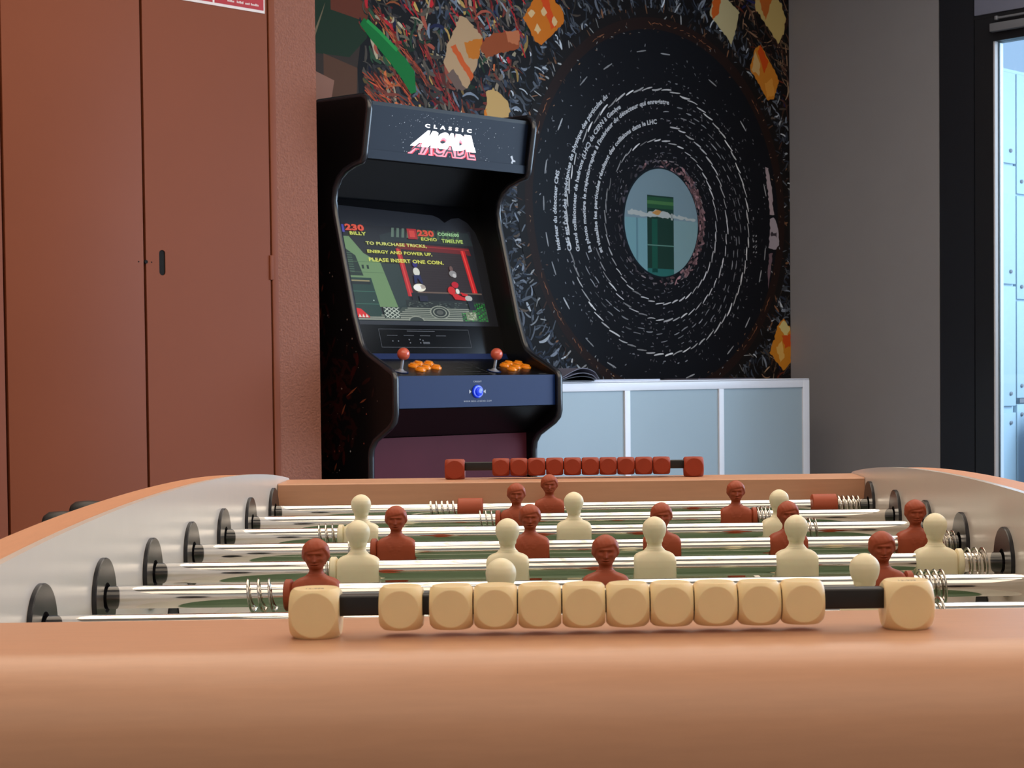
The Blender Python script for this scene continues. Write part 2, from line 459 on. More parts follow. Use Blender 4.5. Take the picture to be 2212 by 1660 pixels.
o = handle_geo().obj('handle', BLACKR, None, 40); HME = o.data; bpy.data.objects.remove(o)
# k: (colour, player xs, left springs (x0,x1,turns), right springs, label)
rods = {
 0: ('W', [], None, None, 'chrome rod with one cream goalkeeper, lowest behind the near rim and its score cubes'),
 1: ('W', [-0.0520, 0.1800], (-0.098, -0.074, 4), (0.203, 0.228, 4), 'chrome rod with two cream defenders just behind the near score cubes'),
 2: ('R', [None, None, None], None, None, 'chrome rod with three brick red attackers, nearest of the red rods'),
 3: ('W', [], None, None, 'chrome rod with five cream players, third chrome rod from the near rim'),
 4: ('R', [], None, None, 'chrome rod with five brick red players across the middle of the field'),
 5: ('W', [], None, None, 'chrome rod with three cream players in the far half of the field'),
 6: ('R', [], None, None, 'chrome rod with two brick red defenders, second rod from the far rim'),
 7: ('R', [], None, None, 'chrome rod with one brick red goalkeeper between two red bumpers at the far rim'),
}
# slide positions of the players along each rod, metres from the centre line of the table
PX = {0: [0.0], 1: [-0.0569, 0.1745], 2: [-0.1935, 0.0137, 0.2142], 3: [-0.1803, -0.0606, 0.0578, 0.1730, 0.2867],
      4: [-0.1634, -0.0445, 0.0729, 0.1868, 0.3019], 5: [-0.2108, -0.0036, 0.1985], 6: [-0.0629, 0.1686 + 0.003], 7: [-0.0281]}
SPX = {0: [(-0.160, 0.028, 5), (0.132, 0.028, 5)], 1: [(-0.104, 0.024, 4), (0.203, 0.024, 4)], 2: [(-0.2438, 0.0225, 3), (0.2405, 0.021, 4)], 3: [(-0.2145, 0.012, 3), (0.3115, 0.0185, 3)],
       4: [(-0.2070, 0.018, 3), (0.3250, 0.014, 3)], 5: [(-0.2535, 0.0195, 3), (0.2205, 0.017, 3)], 6: [(-0.1035, 0.018, 3), (0.1935, 0.016, 4)],
       7: [(-0.1665, 0.0320, 5), (0.3050, 0.028, 5)]}
def rod(k):
    col, _, _, _, lab = rods[k]
    m = RED if col == 'R' else CREAM
    r = thing('player_rod', lab, 'rod', (0, 0.15 * k, ZR), 0, 'player rods across the football table')
    hand = -1 if col == 'R' else 1
    ext = {6: 0.447, 7: 0.460, 5: 0.45, 4: 0.44, 3: 0.43, 2: 0.46, 1: 0.44, 0: 0.45}[k]
    xl = -ext if hand < 0 else -0.40
    xr = ext if hand > 0 else 0.40
    MB().lathe([(0.0062, xl), (0.0078, xl + 0.001), (0.0082, xl + 0.002), (0.0082, xr - 0.002), (0.0078, xr - 0.001), (0.0062, xr)], 48, 'X').obj('tube', CHROME, r, 40)
    h = addp('handle', HME, r, (hand * (ext + 0.113), 0, 0), 0 if hand < 0 else PI)
    for x in PX[k]:
        addp('player_figure', ME_R if col == 'R' else ME_W, r, (x, 0, 0), 0 if col == 'R' else PI)
    (sl, Ll, tl), (sr, Lr, tr) = SPX[k]
    addp('coil_spring', SPR[tl], r, (sl, 0, 0), 0, Ll / 0.03)
    addp('coil_spring', SPR[tr], r, (sr, 0, 0), 0, Lr / 0.03)
    if k == 7:
        addp('bumper', BRL, r, (-0.1335, 0, 0)); addp('bumper', BRL, r, (0.2755, 0, 0))
    elif k == 0:
        addp('bumper', BWL, r, (-0.131, 0, 0)); addp('bumper', BWL, r, (0.102, 0, 0))
    else:
        bme = BR if col == 'R' else BW
        addp('bumper', bme, r, (PX[k][0] - 0.0224, 0, 0)); addp('bumper', bme, r, (PX[k][-1] + 0.0168, 0, 0))
    return r
for k in rods: rod(k)

# ------------------------------------------------------------------ ROOM SHELL
H = 2.95
def wallbox(name, a0, a1, b0, b1, z0, z1, m):
    return struct(room_obj(MB().box(a0, a1, -b1, -b0, z0, z1).obj(name, m)))
wallbox('floor', -5.6, AK + 3.2, -1.1, 6.2, -0.05, 0.0, FLOORM)
wallbox('ceiling', -5.6, AK + 3.2, -1.1, 6.2, H, H + 0.05, CEIL)
wallbox('wall_mural', -0.05, AK + 0.12, BM - 0.12, BM, 0, H, GREYW)
wallbox('wall_alcove', -0.30, -0.05, BM - 0.12, BM, 0, H, GREYW)
wallbox('wall_right', AK, AK + 0.12, BM, BM + 0.725, 0, H, GREYW)
wallbox('wall_left', -5.6, -5.5, -0.2, 6.1, 0, H, WALLM)
wallbox('wall_back', -5.6, AK + 0.1, 6.1, 6.2, 0, H, WALLM)
wallbox('wall_corridor', AK + 3.1, AK + 3.2, -1.1, 6.2, 0, H, WALLM)
# roughcast pier at the end of the built-in cupboards
pier = MB().box(-0.222, -0.0915, 0.2, 0.86, 0, H).obj('wall_pier', PILLAR); struct(room_obj(pier))
# ------------------------------------------------------------------ built-in cupboards (terracotta)
DX = [(-0.981, -0.620), (-0.613, -0.246), (-1.349, -0.988), (-1.717, -1.356), (-2.085, -1.724), (-2.453, -2.092)]
cup = thing('built_in_cupboard', 'terracotta built-in cupboard wall with tall flush doors beside the arcade cabinet', 'cupboard', RW(-0.6, -0.2), RZ)
def cl(a, b): return a + 0.6, -(b + 0.2)
bb = MB(); bb.box(-4.9, 0.354, 0.020, 0.55, 0.0, H - 0.002); bb.obj('carcass', CUPBDARK, cup)
fr = MB(); fr.box(0.3585, 0.3775, -0.002, 0.02, 0, H - 0.002, 0.001); fr.obj('door_frame', CUPB, cup)
for i, (x0, x1) in enumerate(DX):
    d = MB()
    X0, X1 = x0 + 0.6, x1 + 0.6
    if i == 1:
        # door with a slotted finger pull
        sx0, sx1, sz0, sz1 = -0.5765 + 0.6, -0.5590 + 0.6, 1.281, 1.345
        r = (sx1 - sx0) / 2; cx = (sx0 + sx1) / 2
        d.box(X0, sx0, 0, 0.018, 0.06, 2.75); d.box(sx1, X1, 0, 0.018, 0.06, 2.75)
        d.box(sx0, sx1, 0, 0.018, 0.06, sz0); d.box(sx0, sx1, 0, 0.018, sz1, 2.75)
        for (zc, sg) in ((sz0 + r, -1), (sz1 - r, 1)):
            for side in (-1, 1):
                pts = [(cx + side * r, zc + sg * r)] + [(cx + side * r * math.sin(t), zc + sg * r * math.cos(t)) for t in [PI / 2 * q / 8 for q in range(9)]]
                d.prism(pts, 0, 0.018, 'Y')
    else:
        d.box(X0, X1, 0, 0.018, 0.06, 2.75, 0.0008)
    do = d.obj('door', CUPB, cup, 20)
    if i == 1:
        hg = MB(); hg.box(X1 - 0.003, X1 + 0.0075, -0.004, 0.006, 1.280, 1.345, 0.001); hg.obj('hinge', CUPB, do)
        rr = r - 0.0002
        pts = [(cx + rr * math.cos(t), sz1 - r + rr * math.sin(t)) for t in [PI * q / 12 for q in range(13)]] + [(cx + rr * math.cos(t), sz0 + r + rr * math.sin(t)) for t in [PI + PI * q / 12 for q in range(13)]]
        MB().prism(pts, 0.0022, 0.010, 'Y').obj('pull_recess', HOLE, do)
        kk = MB(); kk.lathe([(0.0045, -0.001), (0.005, 0.002), (0.005, 0.004)], 16, 'Y', (X0 + 0.000, 0, 1.3135)); kk.obj('latch', HOLE, do)
        for dx in (-0.021, 0.015):
            s_ = MB(); s_.lathe([(0.0018, -0.0006), (0.0018, 0.002)], 10, 'Y', (X0 + dx, 0, 1.3130)); s_.obj('screw', HOLE, do)
MB().box(-4.9, 0.3775, -0.001, 0.02, 2.756, H - 0.003).obj('top_panel', CUPB, cup)
# fire sign on the cupboard door
sg = thing('fire_sign', 'red fire safety sign with white border high on the terracotta cupboard door', 'sign', RW(-0.375, -0.1995, 1.98), RZ)
o = MB().box(-0.150, 0.122, -0.0015, 0, 0.0, 0.20).obj('sign_plate', SIGNW, sg)
MB().box(-0.145, -0.0362, -0.0022, -0.001, 0.007, 0.195).obj('red_panel', SIGNR, sg)
MB().box(-0.0302, 0.1180, -0.0022, -0.001, 0.007, 0.195).obj('red_panel', SIGNR, sg)
MB().box(0.012, 0.050, -0.0028, -0.0015, 0.030, 0.10).obj('pictogram', SIGNW, sg)
t = MB(); x = 0.008
for w in (0.020, 0.002, 0.018, 0.002, 0.014, 0.022):
    if w > 0.01:
        q = x
        while q < x + w:
            t.box(q, q + 0.0022, -0.0028, -0.0015, 0.0155, 0.0155 + random.choice((0.004, 0.0055, 0.006))); q += 0.0035
    x += w + 0.003
t.obj('lettering', SIGNW, sg)

# ------------------------------------------------------------------ ARCADE CABINET
arc = thing('arcade_cabinet', 'tall black two-player arcade cabinet with lit marquee and game on its screen', 'arcade machine', RW(0, 0), RZ)
prof = [(-0.112, 0.0), (-0.112, 0.80), (-0.108, 0.825), (-0.088, 0.850), (-0.022, 0.886), (-0.006, 0.900), (0.0, 0.918), (0.0, 1.012), (-0.003, 1.024), (-0.012, 1.031),
        (-0.060, 1.054), (-0.112, 1.078), (-0.136, 1.096), (-0.150, 1.118), (-0.178, 1.190), (-0.208, 1.300), (-0.236, 1.400), (-0.256, 1.470),
        (-0.2625, 1.510), (-0.256, 1.545), (-0.236, 1.573), (-0.205, 1.592), (-0.165, 1.604), (-0.132, 1.610), (-0.1225, 1.620), (-0.120, 1.634),
        (-0.0985, 1.745), (-0.0985, 1.762), (-0.106, 1.775), (-0.122, 1.783), (-0.330, 1.789), (-0.720, 1.789), (-0.720, 0.0)]
for (x0, x1, side) in ((0, 0.018, 'l'), (0.604, 0.622, 'r')):
    p = [(-b, z) for b, z in prof]
    sd = MB().prism(p, x0, x1).obj('side_panel', ARCB, arc, 20)
    xm = (x0 + x1) / 2
    tm = MB().tube([(xm, -b, z) for b, z in prof[0:31]], 0.0098, 10).obj('edge_molding', TMOLD, sd, 60)
    if side == 'l':
        # printed nebula and stars on the outer face
        V = []; F = []; Cc = []
        rnd = random.Random(3)
        def inside(b, z):
            n = len(prof); c = False; j = n - 1
            for i in range(n):
                if ((prof[i][1] > z) != (prof[j][1] > z)) and (b < (prof[j][0] - prof[i][0]) * (z - prof[i][1]) / (prof[j][1] - prof[i][1]) + prof[i][0]): c = not c
                j = i
            return c
        def q(pts, col, off):
            n = len(V); V.extend([(-off, -b, z) for b, z in pts]); F.append(tuple(range(n, n + len(pts)))); Cc.append(lin(col) + (1,))
        for i in range(520):
            cx, cz = rnd.choice([(-0.42, 1.15), (-0.33, 0.92), (-0.45, 1.3), (-0.30, 0.85), (-0.5, 0.95), (-0.45, 0.7), (-0.25, 1.0)])
            b = rnd.gauss(cx, 0.07); z = rnd.gauss(cz, 0.07)
            if not all(inside(b + u, z + w) for u, w in ((-.03, 0), (.03, 0), (0, .03), (0, -.03))): continue
            k = rnd.random(); col = (28 + 26 * k, 8 + 3 * k, 8 + 2 * k)
            a = rnd.uniform(0, 6.28); L = rnd.uniform(.008, .028); W = rnd.uniform(.003, .008)
            pts = [(b + L * math.cos(t) * math.cos(a) - W * math.sin(t) * math.sin(a), z + L * math.cos(t) * math.sin(a) + W * math.sin(t) * math.cos(a)) for t in [2 * PI * u / 10 for u in range(10)]]
            q(pts, col, 0.0003 + 0.000002 * (i % 200))
        for i in range(90):
            b = rnd.uniform(-0.34, -0.05); z = rnd.uniform(0.66, 1.35)
            if not all(inside(b + u, z + w) for u, w in ((-.02, 0), (.02, 0), (0, .02), (0, -.02))): continue
            s0 = rnd.choice((.0012, .0016, .003)); c0 = rnd.choice(((150, 130, 120), (120, 60, 50), (170, 160, 160)))
            q([(b - s0, z), (b, z - s0), (b + s0, z), (b, z + s0)], c0, 0.0009)
        for (b, z, L, a) in ((-.31, 1.27, .012, 1.2), (-.32, 1.20, .02, 1.4), (-.18, 0.98, .03, .5), (-.22, .93, .02, 1.0), (-.13, .955, .018, .4), (-.26, .77, .014, 1.1)):
            q([(b - L * math.cos(a), z - L * math.sin(a)), (b + .003, z - .002), (b + L * math.cos(a), z + L * math.sin(a)), (b - .003, z + .002)], (120, 62, 40), 0.0010)
        mesh_obj('nebula_print', V, F, SIDEART, sd, None, Cc)['kind'] = 'stuff'
XI0, XI1 = 0.018, 0.604
def plate(name, b0, z0, b1, z1, m, th=0.006, x0=XI0, x1=XI1, par=None):
    # a slab whose front edge line runs (b0,z0)->(b1,z1)
    d = Vector((b1 - b0, z1 - z0)).normalized(); nrm = Vector((d.y, -d.x)) # toward +b
    if nrm.x < 0: nrm = -nrm
    p = [(b0, z0), (b1, z1), (b1 - nrm.x * th, z1 - nrm.y * th), (b0 - nrm.x * th, z0 - nrm.y * th)]
    return MB().prism([(-a, z) for a, z in p], x0, x1).obj(name, m, par or arc, 20)
plate('marquee_panel', -0.134, 1.628, -0.112, 1.762, MARQ)
mq = [o for o in arc.children if o.name.startswith('marquee_panel')][0]
plate('marquee_rail', -0.128, 1.618, -0.1255, 1.642, MARQ, 0.008)
MB().prism([(0.134, 1.620), (0.300, 1.640), (0.300, 1.652), (0.134, 1.632)], XI0, XI1).obj('marquee_underside', ARCB, arc)
plate('upper_recess', -0.372, 1.52, -0.300, 1.645, ARCB, 0.006)
MB().prism([(0.112, 1.762), (0.112, 1.772), (0.72, 1.780), (0.72, 1.770)], XI0, XI1).obj('top_panel', ARCB, arc)
MB().box(XI0, XI1, 0.70, 0.715, 0.02, 1.77).obj('back_panel', ARCB, arc)
# screen plane, leaning back
def SP(z): return -0.235 - 0.296 * (z - 1.115)
MGLOW = mat('painted_monitor_glow', (38, 40, 47), 0.25, spec=0.5)  # monitor glow and reflection on the bezel glass, painted as lighter grey
bez = plate('screen_bezel', SP(1.082), 1.082, SP(1.53), 1.53, ARCGLASS, 0.008)
plate('control_riser', -0.205, 1.058, -0.222, 1.086, ARCPANEL, 0.006)
def CP(b): return 1.019 + (-b - 0.008) * 0.2564
ctl = MB().prism([(0.010, 1.019), (0.207, CP(-0.207)), (0.207, CP(-0.207) - 0.012), (0.010, 1.007)], XI0, XI1).obj('control_panel', ARCB, arc, 20)
plate('control_front', -0.008, 0.934, -0.008, 1.022, ARCPANEL, 0.010)
cf = [o for o in arc.children if o.name.startswith('control_front')][0]
plate('control_underside', -0.135, 0.852, -0.012, 0.932, ARCB, 0.008)
plate('lower_panel', -0.135, 0.03, -0.135, 0.850, PURP, 0.010)
# marquee lettering (local face: x right, z up) on the sloping marquee
def MQ(x, t, off=0.0006):  # t: height from 1.628
    f = t / 0.134
    b = -0.134 + 0.022 * f + off
    return (x, -b, 1.628 + t)
def warp(body, x0, x1, t0, t1, tx0, tx1, m, name, off, thick=0.0, spacing=1.0, par=None, slant=0):
    pts, fs = fit_text(body, 1, 1, offset=thick, spacing=spacing)
    b = MB(); b.add([MQ((x0 + (tx0 - x0) * v) + ((x1 + (tx1 - x1) * v) - (x0 + (tx0 - x0) * v)) * u, t0 + (t1 - t0) * v + slant * u, off) for u, v in pts], fs)
    return b.obj(name, m, par or mq)
warp('ARCADE', 0.160, 0.418, 0.010, 0.080, 0.215, 0.385, GLOWR, 'lettering_shadow', 0.0005, 0.075, 0.95)
warp('ARCADE', 0.162, 0.416, 0.0125, 0.078, 0.217, 0.383, GLOWP, 'lettering_outline', 0.0008, 0.045, 0.97)
warp('ARCADE', 0.165, 0.412, 0.0175, 0.060, 0.205, 0.390, GLOWK, 'lettering_core', 0.0011, 0.0, 1.0)
warp('ARCADE', 0.170, 0.411, 0.036, 0.083, 0.213, 0.388, GLOWW, 'lettering', 0.0014, 0.09, 0.92)
warp('CLASSIC', 0.218, 0.388, 0.090, 0.100, 0.218, 0.388, GLOWW, 'lettering', 0.0010, 0.03, 2.0)
st = MB(); rnd = random.Random(5)
for i in range(260):
    x = rnd.gauss(0.30, 0.115); t = rnd.uniform(0.006, 0.126)
    if not (0.04 < x < 0.56) or (0.19 < x < 0.40 and 0.03 < t < 0.1): continue
    r = rnd.choice((0.0006, 0.0006, 0.0009, 0.0014)); st.add([MQ(x - r, t), MQ(x, t - r), MQ(x + r, t), MQ(x, t + r)], [(0, 1, 2, 3)])
st.obj('star_print', PRINTW, mq)['kind'] = 'stuff'
bd_ = MB()   # small bird-like mark in the lower right corner of the marquee
for pts in ([(0.545, .036), (0.552, .040), (0.558, .028), (0.566, .026), (0.567, .022), (0.558, .022), (0.556, .016), (0.550, .018), (0.553, .026)], ):
    bd_.add([MQ(x, t, 0.0008) for x, t in pts], [tuple(range(len(pts)))])
bd_.obj('logo', PRINTW, mq)
# lines and lettering under the screen
def SPP0(x, z): return (x, -(SP(z) + 0.0005), z)
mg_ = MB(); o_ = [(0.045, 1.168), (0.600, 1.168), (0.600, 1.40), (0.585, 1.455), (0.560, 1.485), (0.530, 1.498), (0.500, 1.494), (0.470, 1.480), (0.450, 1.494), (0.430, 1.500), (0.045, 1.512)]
mg_.add([SPP0(x, z) for x, z in o_], [tuple(range(len(o_)))]); mg_.obj('painted_monitor_glow', MGLOW, bez)  # flat sheet with uneven top edge, outlines the painted glow above the picture
def SPP(x, z, off=0.0008): return (x, -(SP(z) + off), z)
fb = MB()
def seg(x0, z0, x1, z1, w=0.0008):
    if abs(x1 - x0) > abs(z1 - z0): fb.add([SPP(x0, z0 - w), SPP(x1, z1 - w), SPP(x1, z1 + w), SPP(x0, z0 + w)], [(0, 1, 2, 3)])
    else: fb.add([SPP(x0 - w, z0), SPP(x0 + w, z0), SPP(x1 + w, z1), SPP(x1 - w, z1)], [(0, 1, 2, 3)])
seg(0.144, 1.156, 0.476, 1.156, .0004); seg(0.144, 1.104, 0.476, 1.104, .0004); seg(0.144, 1.104, 0.144, 1.156, .0004); seg(0.476, 1.104, 0.476, 1.156, .0004)
for x in (0.17, 0.23, 0.29, 0.35):
    for j in range(9): seg(x + j * 0.0042, 1.138, x + j * 0.0042 + 0.003, 1.138, 0.0008)
for j in range(24): seg(0.245 + j * 0.0043, 1.151, 0.245 + j * 0.0043 + 0.003, 1.151, 0.0011)
for (x, z) in ((.185, 1.122), (.205, 1.122), (.245, 1.126), (.247, 1.117), (.285, 1.127), (.295, 1.124), (.285, 1.117)): seg(x, z, x + .004, z, .0018)
for j in range(8): seg(.297 + j * .003, 1.117, .299 + j * .003, 1.117, 0.003)
fb.obj('printed_lettering', PRINTDIM, bez)
# the game picture on the screen
class Canvas:
    def __init__(s): s.v = []; s.f = []; s.c = []; s.n = 0
    def poly(s, pts, col, layer=None, fn=None):
        k = len(s.v); s.n += 1
        off = layer if layer is not None else s.n
        s.v += [fn(p[0], p[1], off) for p in pts]; s.f.append(tuple(range(k, k + len(pts)))); s.c.append(lin(col) + (1,))
    def mesh(s, geo, col, off, fn):
        k = len(s.v); s.v += [fn(p[0], p[1], off) for p in geo[0]]
        for f in geo[1]: s.f.append(tuple(i + k for i in f)); s.c.append(lin(col) + (1,))
cv = Canvas()
SX0, SX1, SZ0, SZ1 = 0.063, 0.563, 1.181, 1.457
def SF(u, v, off): # u 0..1 left-right, v 0..1 top-down
    x = SX0 + (SX1 - SX0) * u; z = SZ1 + (SZ0 - SZ1) * v
    return SPP(x, z, 0.0010 + off * 0.000012)
def R_(u0, v0, u1, v1, col): cv.poly([(u0, v0), (u1, v0), (u1, v1), (u0, v1)], col, None, SF)
def Pq(pts, col): cv.poly(pts, col, None, SF)
def Tx(s, u, v, w, h, col, thick=0.03, sp=1.05):
    pts, fs = fit_text(s, w, h, offset=thick, spacing=sp); cv.n += 1
    cv.mesh(([(u + p[0], v + h - p[1]) for p in pts], fs), col, cv.n, SF)
R_(0, 0, 1, 1, (26, 28, 34))
Pq([(0, .13), (.08, .13), (.16, .30), (.27, .40), (.31, .40), (.335, .86), (0, .86)], (112, 146, 100))
Pq([(0, .17), (.04, .19), (.03, .25), (.10, .33), (.13, .54), (0, .54)], (26, 46, 38))
for i in range(9): R_(.03, .30 + i * .024, .075, .308 + i * .024, (70, 100, 78))
R_(.13, .425, .145, .465, (26, 46, 38)); R_(.165, .425, .18, .465, (26, 46, 38))
R_(.0, .39, .30, .394, (80, 110, 76)); R_(.05, .50, .315, .504, (80, 110, 76))
Pq([(0, .56), (.18, .56), (.215, .98), (0, .98)], (26, 60, 52)); R_(.02, .585, .165, .60, (150, 140, 100)); R_(.0, .60, .17, .63, (14, 30, 30))
R_(0, .70, .19, .706, (60, 110, 90)); R_(0, .83, .20, .836, (60, 110, 90)); R_(.165, .79, .172, .80, (200, 220, 210))
Pq([(.27, .40), (.31, .40), (.40, .40), (.44, .86), (.335, .86)], (42, 58, 56)); Pq([(.335, .86), (.44, .80), (.44, .88), (.335, .97)], (36, 52, 50))
Pq([(.30, .10), (.46, .02), (.98, .02), (1, .16), (.40, .16), (.30, .22)], (36, 46, 48))
for i in range(14):
    u = .40 + i * .038
    Pq([(u, .01), (u + .018, .01), (u + .004, .11), (u - .016, .11)], (96, 118, 104) if i < 5 else (60, 88, 62))
Pq([(.41, .17), (.96, .19), (.97, .27), (.41, .235)], (110, 26, 30)); Pq([(.41, .185), (.96, .205), (.96, .215), (.41, .195)], (160, 40, 40))
Pq([(.43, .24), (.94, .26), (.95, .70), (.45, .70)], (44, 34, 36))
for i in range(16): R_(.46, .27 + i * .026, .93, .273 + i * .026, (58, 46, 46))
Pq([(.40, .23), (.435, .24), (.465, .74), (.425, .74)], (190, 34, 38)); Pq([(.41, .23), (.42, .235), (.45, .74), (.44, .74)], (225, 70, 66))
Pq([(.89, .22), (.925, .22), (.965, .76), (.925, .76)], (200, 22, 26)); Pq([(.90, .22), (.91, .22), (.948, .76), (.938, .76)], (240, 70, 60))
R_(.50, .685, .99, .70, (112, 92, 80)); R_(.45, .70, .99, .80, (24, 26, 30))
R_(.40, .78, 1, .86, (34, 42, 40))
rs = random.Random(9)
for i in range(70):
    u = rs.uniform(.41, .97); v = rs.uniform(.79, .85); R_(u, v, u + rs.uniform(.008, .02), v + .008, rs.choice(((90, 100, 92), (20, 26, 26), (64, 76, 70))))
Pq([(.36, .86), (1, .86), (1, 1), (0, 1), (0, .97), (.30, .95)], (62, 74, 66))
for i in range(7):
    v = .862 + i * .02; u0 = .40 - i * .022 if i < 4 else (.20 if i < 6 else .02)
    R_(max(0, u0), v, .86 if i < 4 else .80, v + .009, (150, 156, 142))
R_(0, .965, .80, .975, (150, 156, 142)); R_(.02, .987, .80, .996, (150, 156, 142))
def ell(cx, cy, rx, ry, col): Pq([(cx + rx * math.cos(t), cy + ry * math.sin(t)) for t in [2 * PI * k / 24 for k in range(24)]], col)
for (rx, c) in ((.075, (150, 156, 142)), (.066, (50, 60, 54)), (.052, (150, 156, 142)), (.044, (40, 48, 44)), (.026, (86, 90, 84))): ell(.635, .905, rx, rx * .95, c)
for (rx, c) in ((.06, (150, 156, 142)), (.05, (50, 60, 54))): Pq([(.45 + rx * math.cos(t), .998 - rx * .8 * math.sin(t)) for t in [PI * k / 12 for k in range(13)]], c)
R_(.22, .86, .335, .975, (40, 56, 50))
for i in range(4):
    for (a, b) in ((1, 1), (-1, 1)):
        u = .225 + i * .035 if a > 0 else .335 - i * .035
        L = min(.105 if True else 0, (.335 - u) if a > 0 else (u - .225)); 
        if L > .005: Pq([(u, .865), (u + a * .010, .865), (u + a * (L + .0), .865 + L * 1.0), (u + a * (L - .010), .865 + L * 1.0)], (190, 200, 186))
    L = .105 - i * .035
    if i:
        Pq([(.225, .865 + i * .035), (.225, .875 + i * .035), (.225 + L - .00, .875 + .105), (.225 + L, .865 + .105)], (190, 200, 186))
        Pq([(.335, .865 + i * .035), (.335, .875 + i * .035), (.335 - L + .00, .875 + .105), (.335 - L, .865 + .105)], (190, 200, 186))
for i in range(11):
    for j in range(13):
        u = .80 + i * .018; v = .80 + j * .0152
        if u < .885 and v < .895: continue
        R_(u, v, u + .012, v + .011, (24, 130 + rs.randint(-40, 40), 44) if (i + j) % 3 else (30, 70, 40))
R_(.83, .895, .91, .985, (120, 138, 104))
for i in range(40): 
    u = rs.uniform(.832, .90); v = rs.uniform(.90, .975); R_(u, v, u + .008, v + .008, rs.choice(((170, 184, 150), (90, 104, 76), (200, 204, 180))))
Pq([(0, .90), (.02, .875), (.06, .885), (.09, .93), (.115, .965), (.11, .975), (0, .975)], (225, 34, 34))
for i in range(4): Pq([(.012 + i * .024, .972), (.020 + i * .024, .938), (.032 + i * .024, .972)], (240, 225, 215))
# small fighters, plain coloured pixel figures
ell(.515, .395, .018, .03, (40, 30, 120)); ell(.515, .475, .024, .045, (225, 225, 215)); Pq([(.49, .51), (.54, .51), (.55, .60), (.535, .60), (.515, .54), (.50, .60), (.485, .60)], (28, 36, 84))
ell(.515, .645, .045, .042, (250, 248, 230)); ell(.54, .635, .02, .022, (180, 170, 160)); ell(.50, .645, .028, .028, (255, 255, 255)); R_(.50, .73, .56, .79, (30, 32, 56))
ell(.785, .425, .013, .03, (112, 84, 80)); ell(.79, .48, .028, .035, (150, 148, 150)); ell(.80, .50, .015, .022, (200, 198, 200))
ell(.79, .60, .026, .034, (200, 24, 44)); ell(.755, .665, .028, .045, (214, 34, 34)); ell(.80, .67, .014, .028, (240, 238, 232)); Pq([(.75, .70), (.79, .70), (.83, .73), (.86, .74), (.85, .77), (.77, .76)], (212, 28, 30))
Pq([(.82, .68), (.87, .70), (.88, .73), (.83, .715)], (212, 28, 30)); ell(.875, .745, .028, .03, (190, 190, 186)); Pq([(.86, .77), (.90, .77), (.915, .87), (.87, .87)], (14, 18, 34))
# heads-up texts
R_(.0, .0, .03, .09, (190, 70, 60)); R_(.028, .01, .052, .09, (70, 70, 170)); R_(.505, .01, .575, .12, (170, 40, 44)); R_(.52, .03, .56, .10, (214, 70, 60))
Tx('230', .058, .0, .135, .070, (226, 84, 60), .05); Tx('BILLY', .085, .078, .115, .036, (214, 222, 96))
Tx('230', .58, .015, .125, .070, (226, 84, 60), .05); Tx('ECHIO', .60, .095, .12, .036, (214, 222, 96))
Tx('COINS:00', .735, .03, .165, .036, (170, 220, 160), .03); Tx('TIMELIVE', .755, .10, .165, .040, (190, 220, 110))
Tx('TO PURCHASE TRICKS,', .185, .175, .445, .040, (222, 226, 120)); Tx('ENERGY AND POWER UP,', .185, .262, .475, .040, (222, 226, 96))
Tx('PLEASE INSERT ONE COIN.', .185, .345, .55, .040, (226, 228, 100))
scr = mesh_obj('screen_picture', cv.v, cv.f, SCREENM, bez, None, cv.c)
# joysticks, buttons
CN = Vector((0, -0.2484, 0.9687))   # normal of the control panel (local x, y, z)
def on_ctl(x, b, h=0.0): return Vector((x, -b, CP(b))) + CN * h
def tilt_lathe(pr, x, b, n=28):
    m = MB(); m.lathe(pr, n, 'Z')
    q = Vector((0, 0, 1)).rotation_difference(CN)
    m.v = [tuple(q @ Vector(v) + on_ctl(x, b)) for v in m.v]; return m
for (x, b) in ((0.080, -0.066), (0.418, -0.066)):
    js = tilt_lathe([(0.0165, 0), (0.0165, 0.0015), (0.010, 0.003), (0.0075, 0.006), (0.0045, 0.009), (0.0042, 0.036), (0.0036, 0.037)], x, b).obj('joystick', GREYMETAL, arc, 40)
    pr = [(0.0175 * math.sin(t), 0.050 - 0.0175 * math.cos(t)) for t in [PI * (0.03 + 0.94 * k / 18) for k in range(19)]]
    tilt_lathe(pr, x, b).obj('ball_top', BALLM, js, 60)
    tilt_lathe([(0.021, 0.0002), (0.021, 0.0012), (0.0195, 0.0014)], x, b).obj('dust_washer', ARCPANEL, js, 40)
for x0 in (0.160, 0.500):
    for (dx, db) in ((0.006, -0.118), (0.042, -0.142), (0.080, -0.142), (-0.002, -0.078), (0.034, -0.100), (0.072, -0.100)):
        bt = tilt_lathe([(0.0155, 0), (0.0160, 0.003), (0.0150, 0.0055), (0.0118, 0.0058), (0.0115, 0.0052), (0.0112, 0.0095), (0.0095, 0.0105)], x0 + dx, db).obj('button', ORANGE, arc, 40)
pl = MB()
def cseg(x0, b0, x1, b1, w=0.0007):
    d = Vector((x1 - x0, b1 - b0)).normalized(); n = Vector((-d.y, d.x)) * w
    pl.add([on_ctl(x0 + n.x, b0 + n.y, .0004), on_ctl(x1 + n.x, b1 + n.y, .0004), on_ctl(x1 - n.x, b1 - n.y, .0004), on_ctl(x0 - n.x, b0 - n.y, .0004)], [(0, 1, 2, 3)])
cseg(.285, -.175, .385, -.175); cseg(.285, -.035, .385, -.035); cseg(.285, -.175, .285, -.035); cseg(.385, -.175, .385, -.035)
pl.obj('panel_outline', PRINTDIM, ctl)
pl = MB()
for i in range(10): cseg(.292 + i * .009, -.165, .298 + i * .009, -.165, .0015)
for i in range(8): cseg(.30 + i * .008, -.060, .305 + i * .008, -.060, .002)
cseg(.31, -.11, .325, -.10, .002); cseg(.345, -.11, .36, -.10, .002); cseg(.56, -.03, .59, -.03, .002)
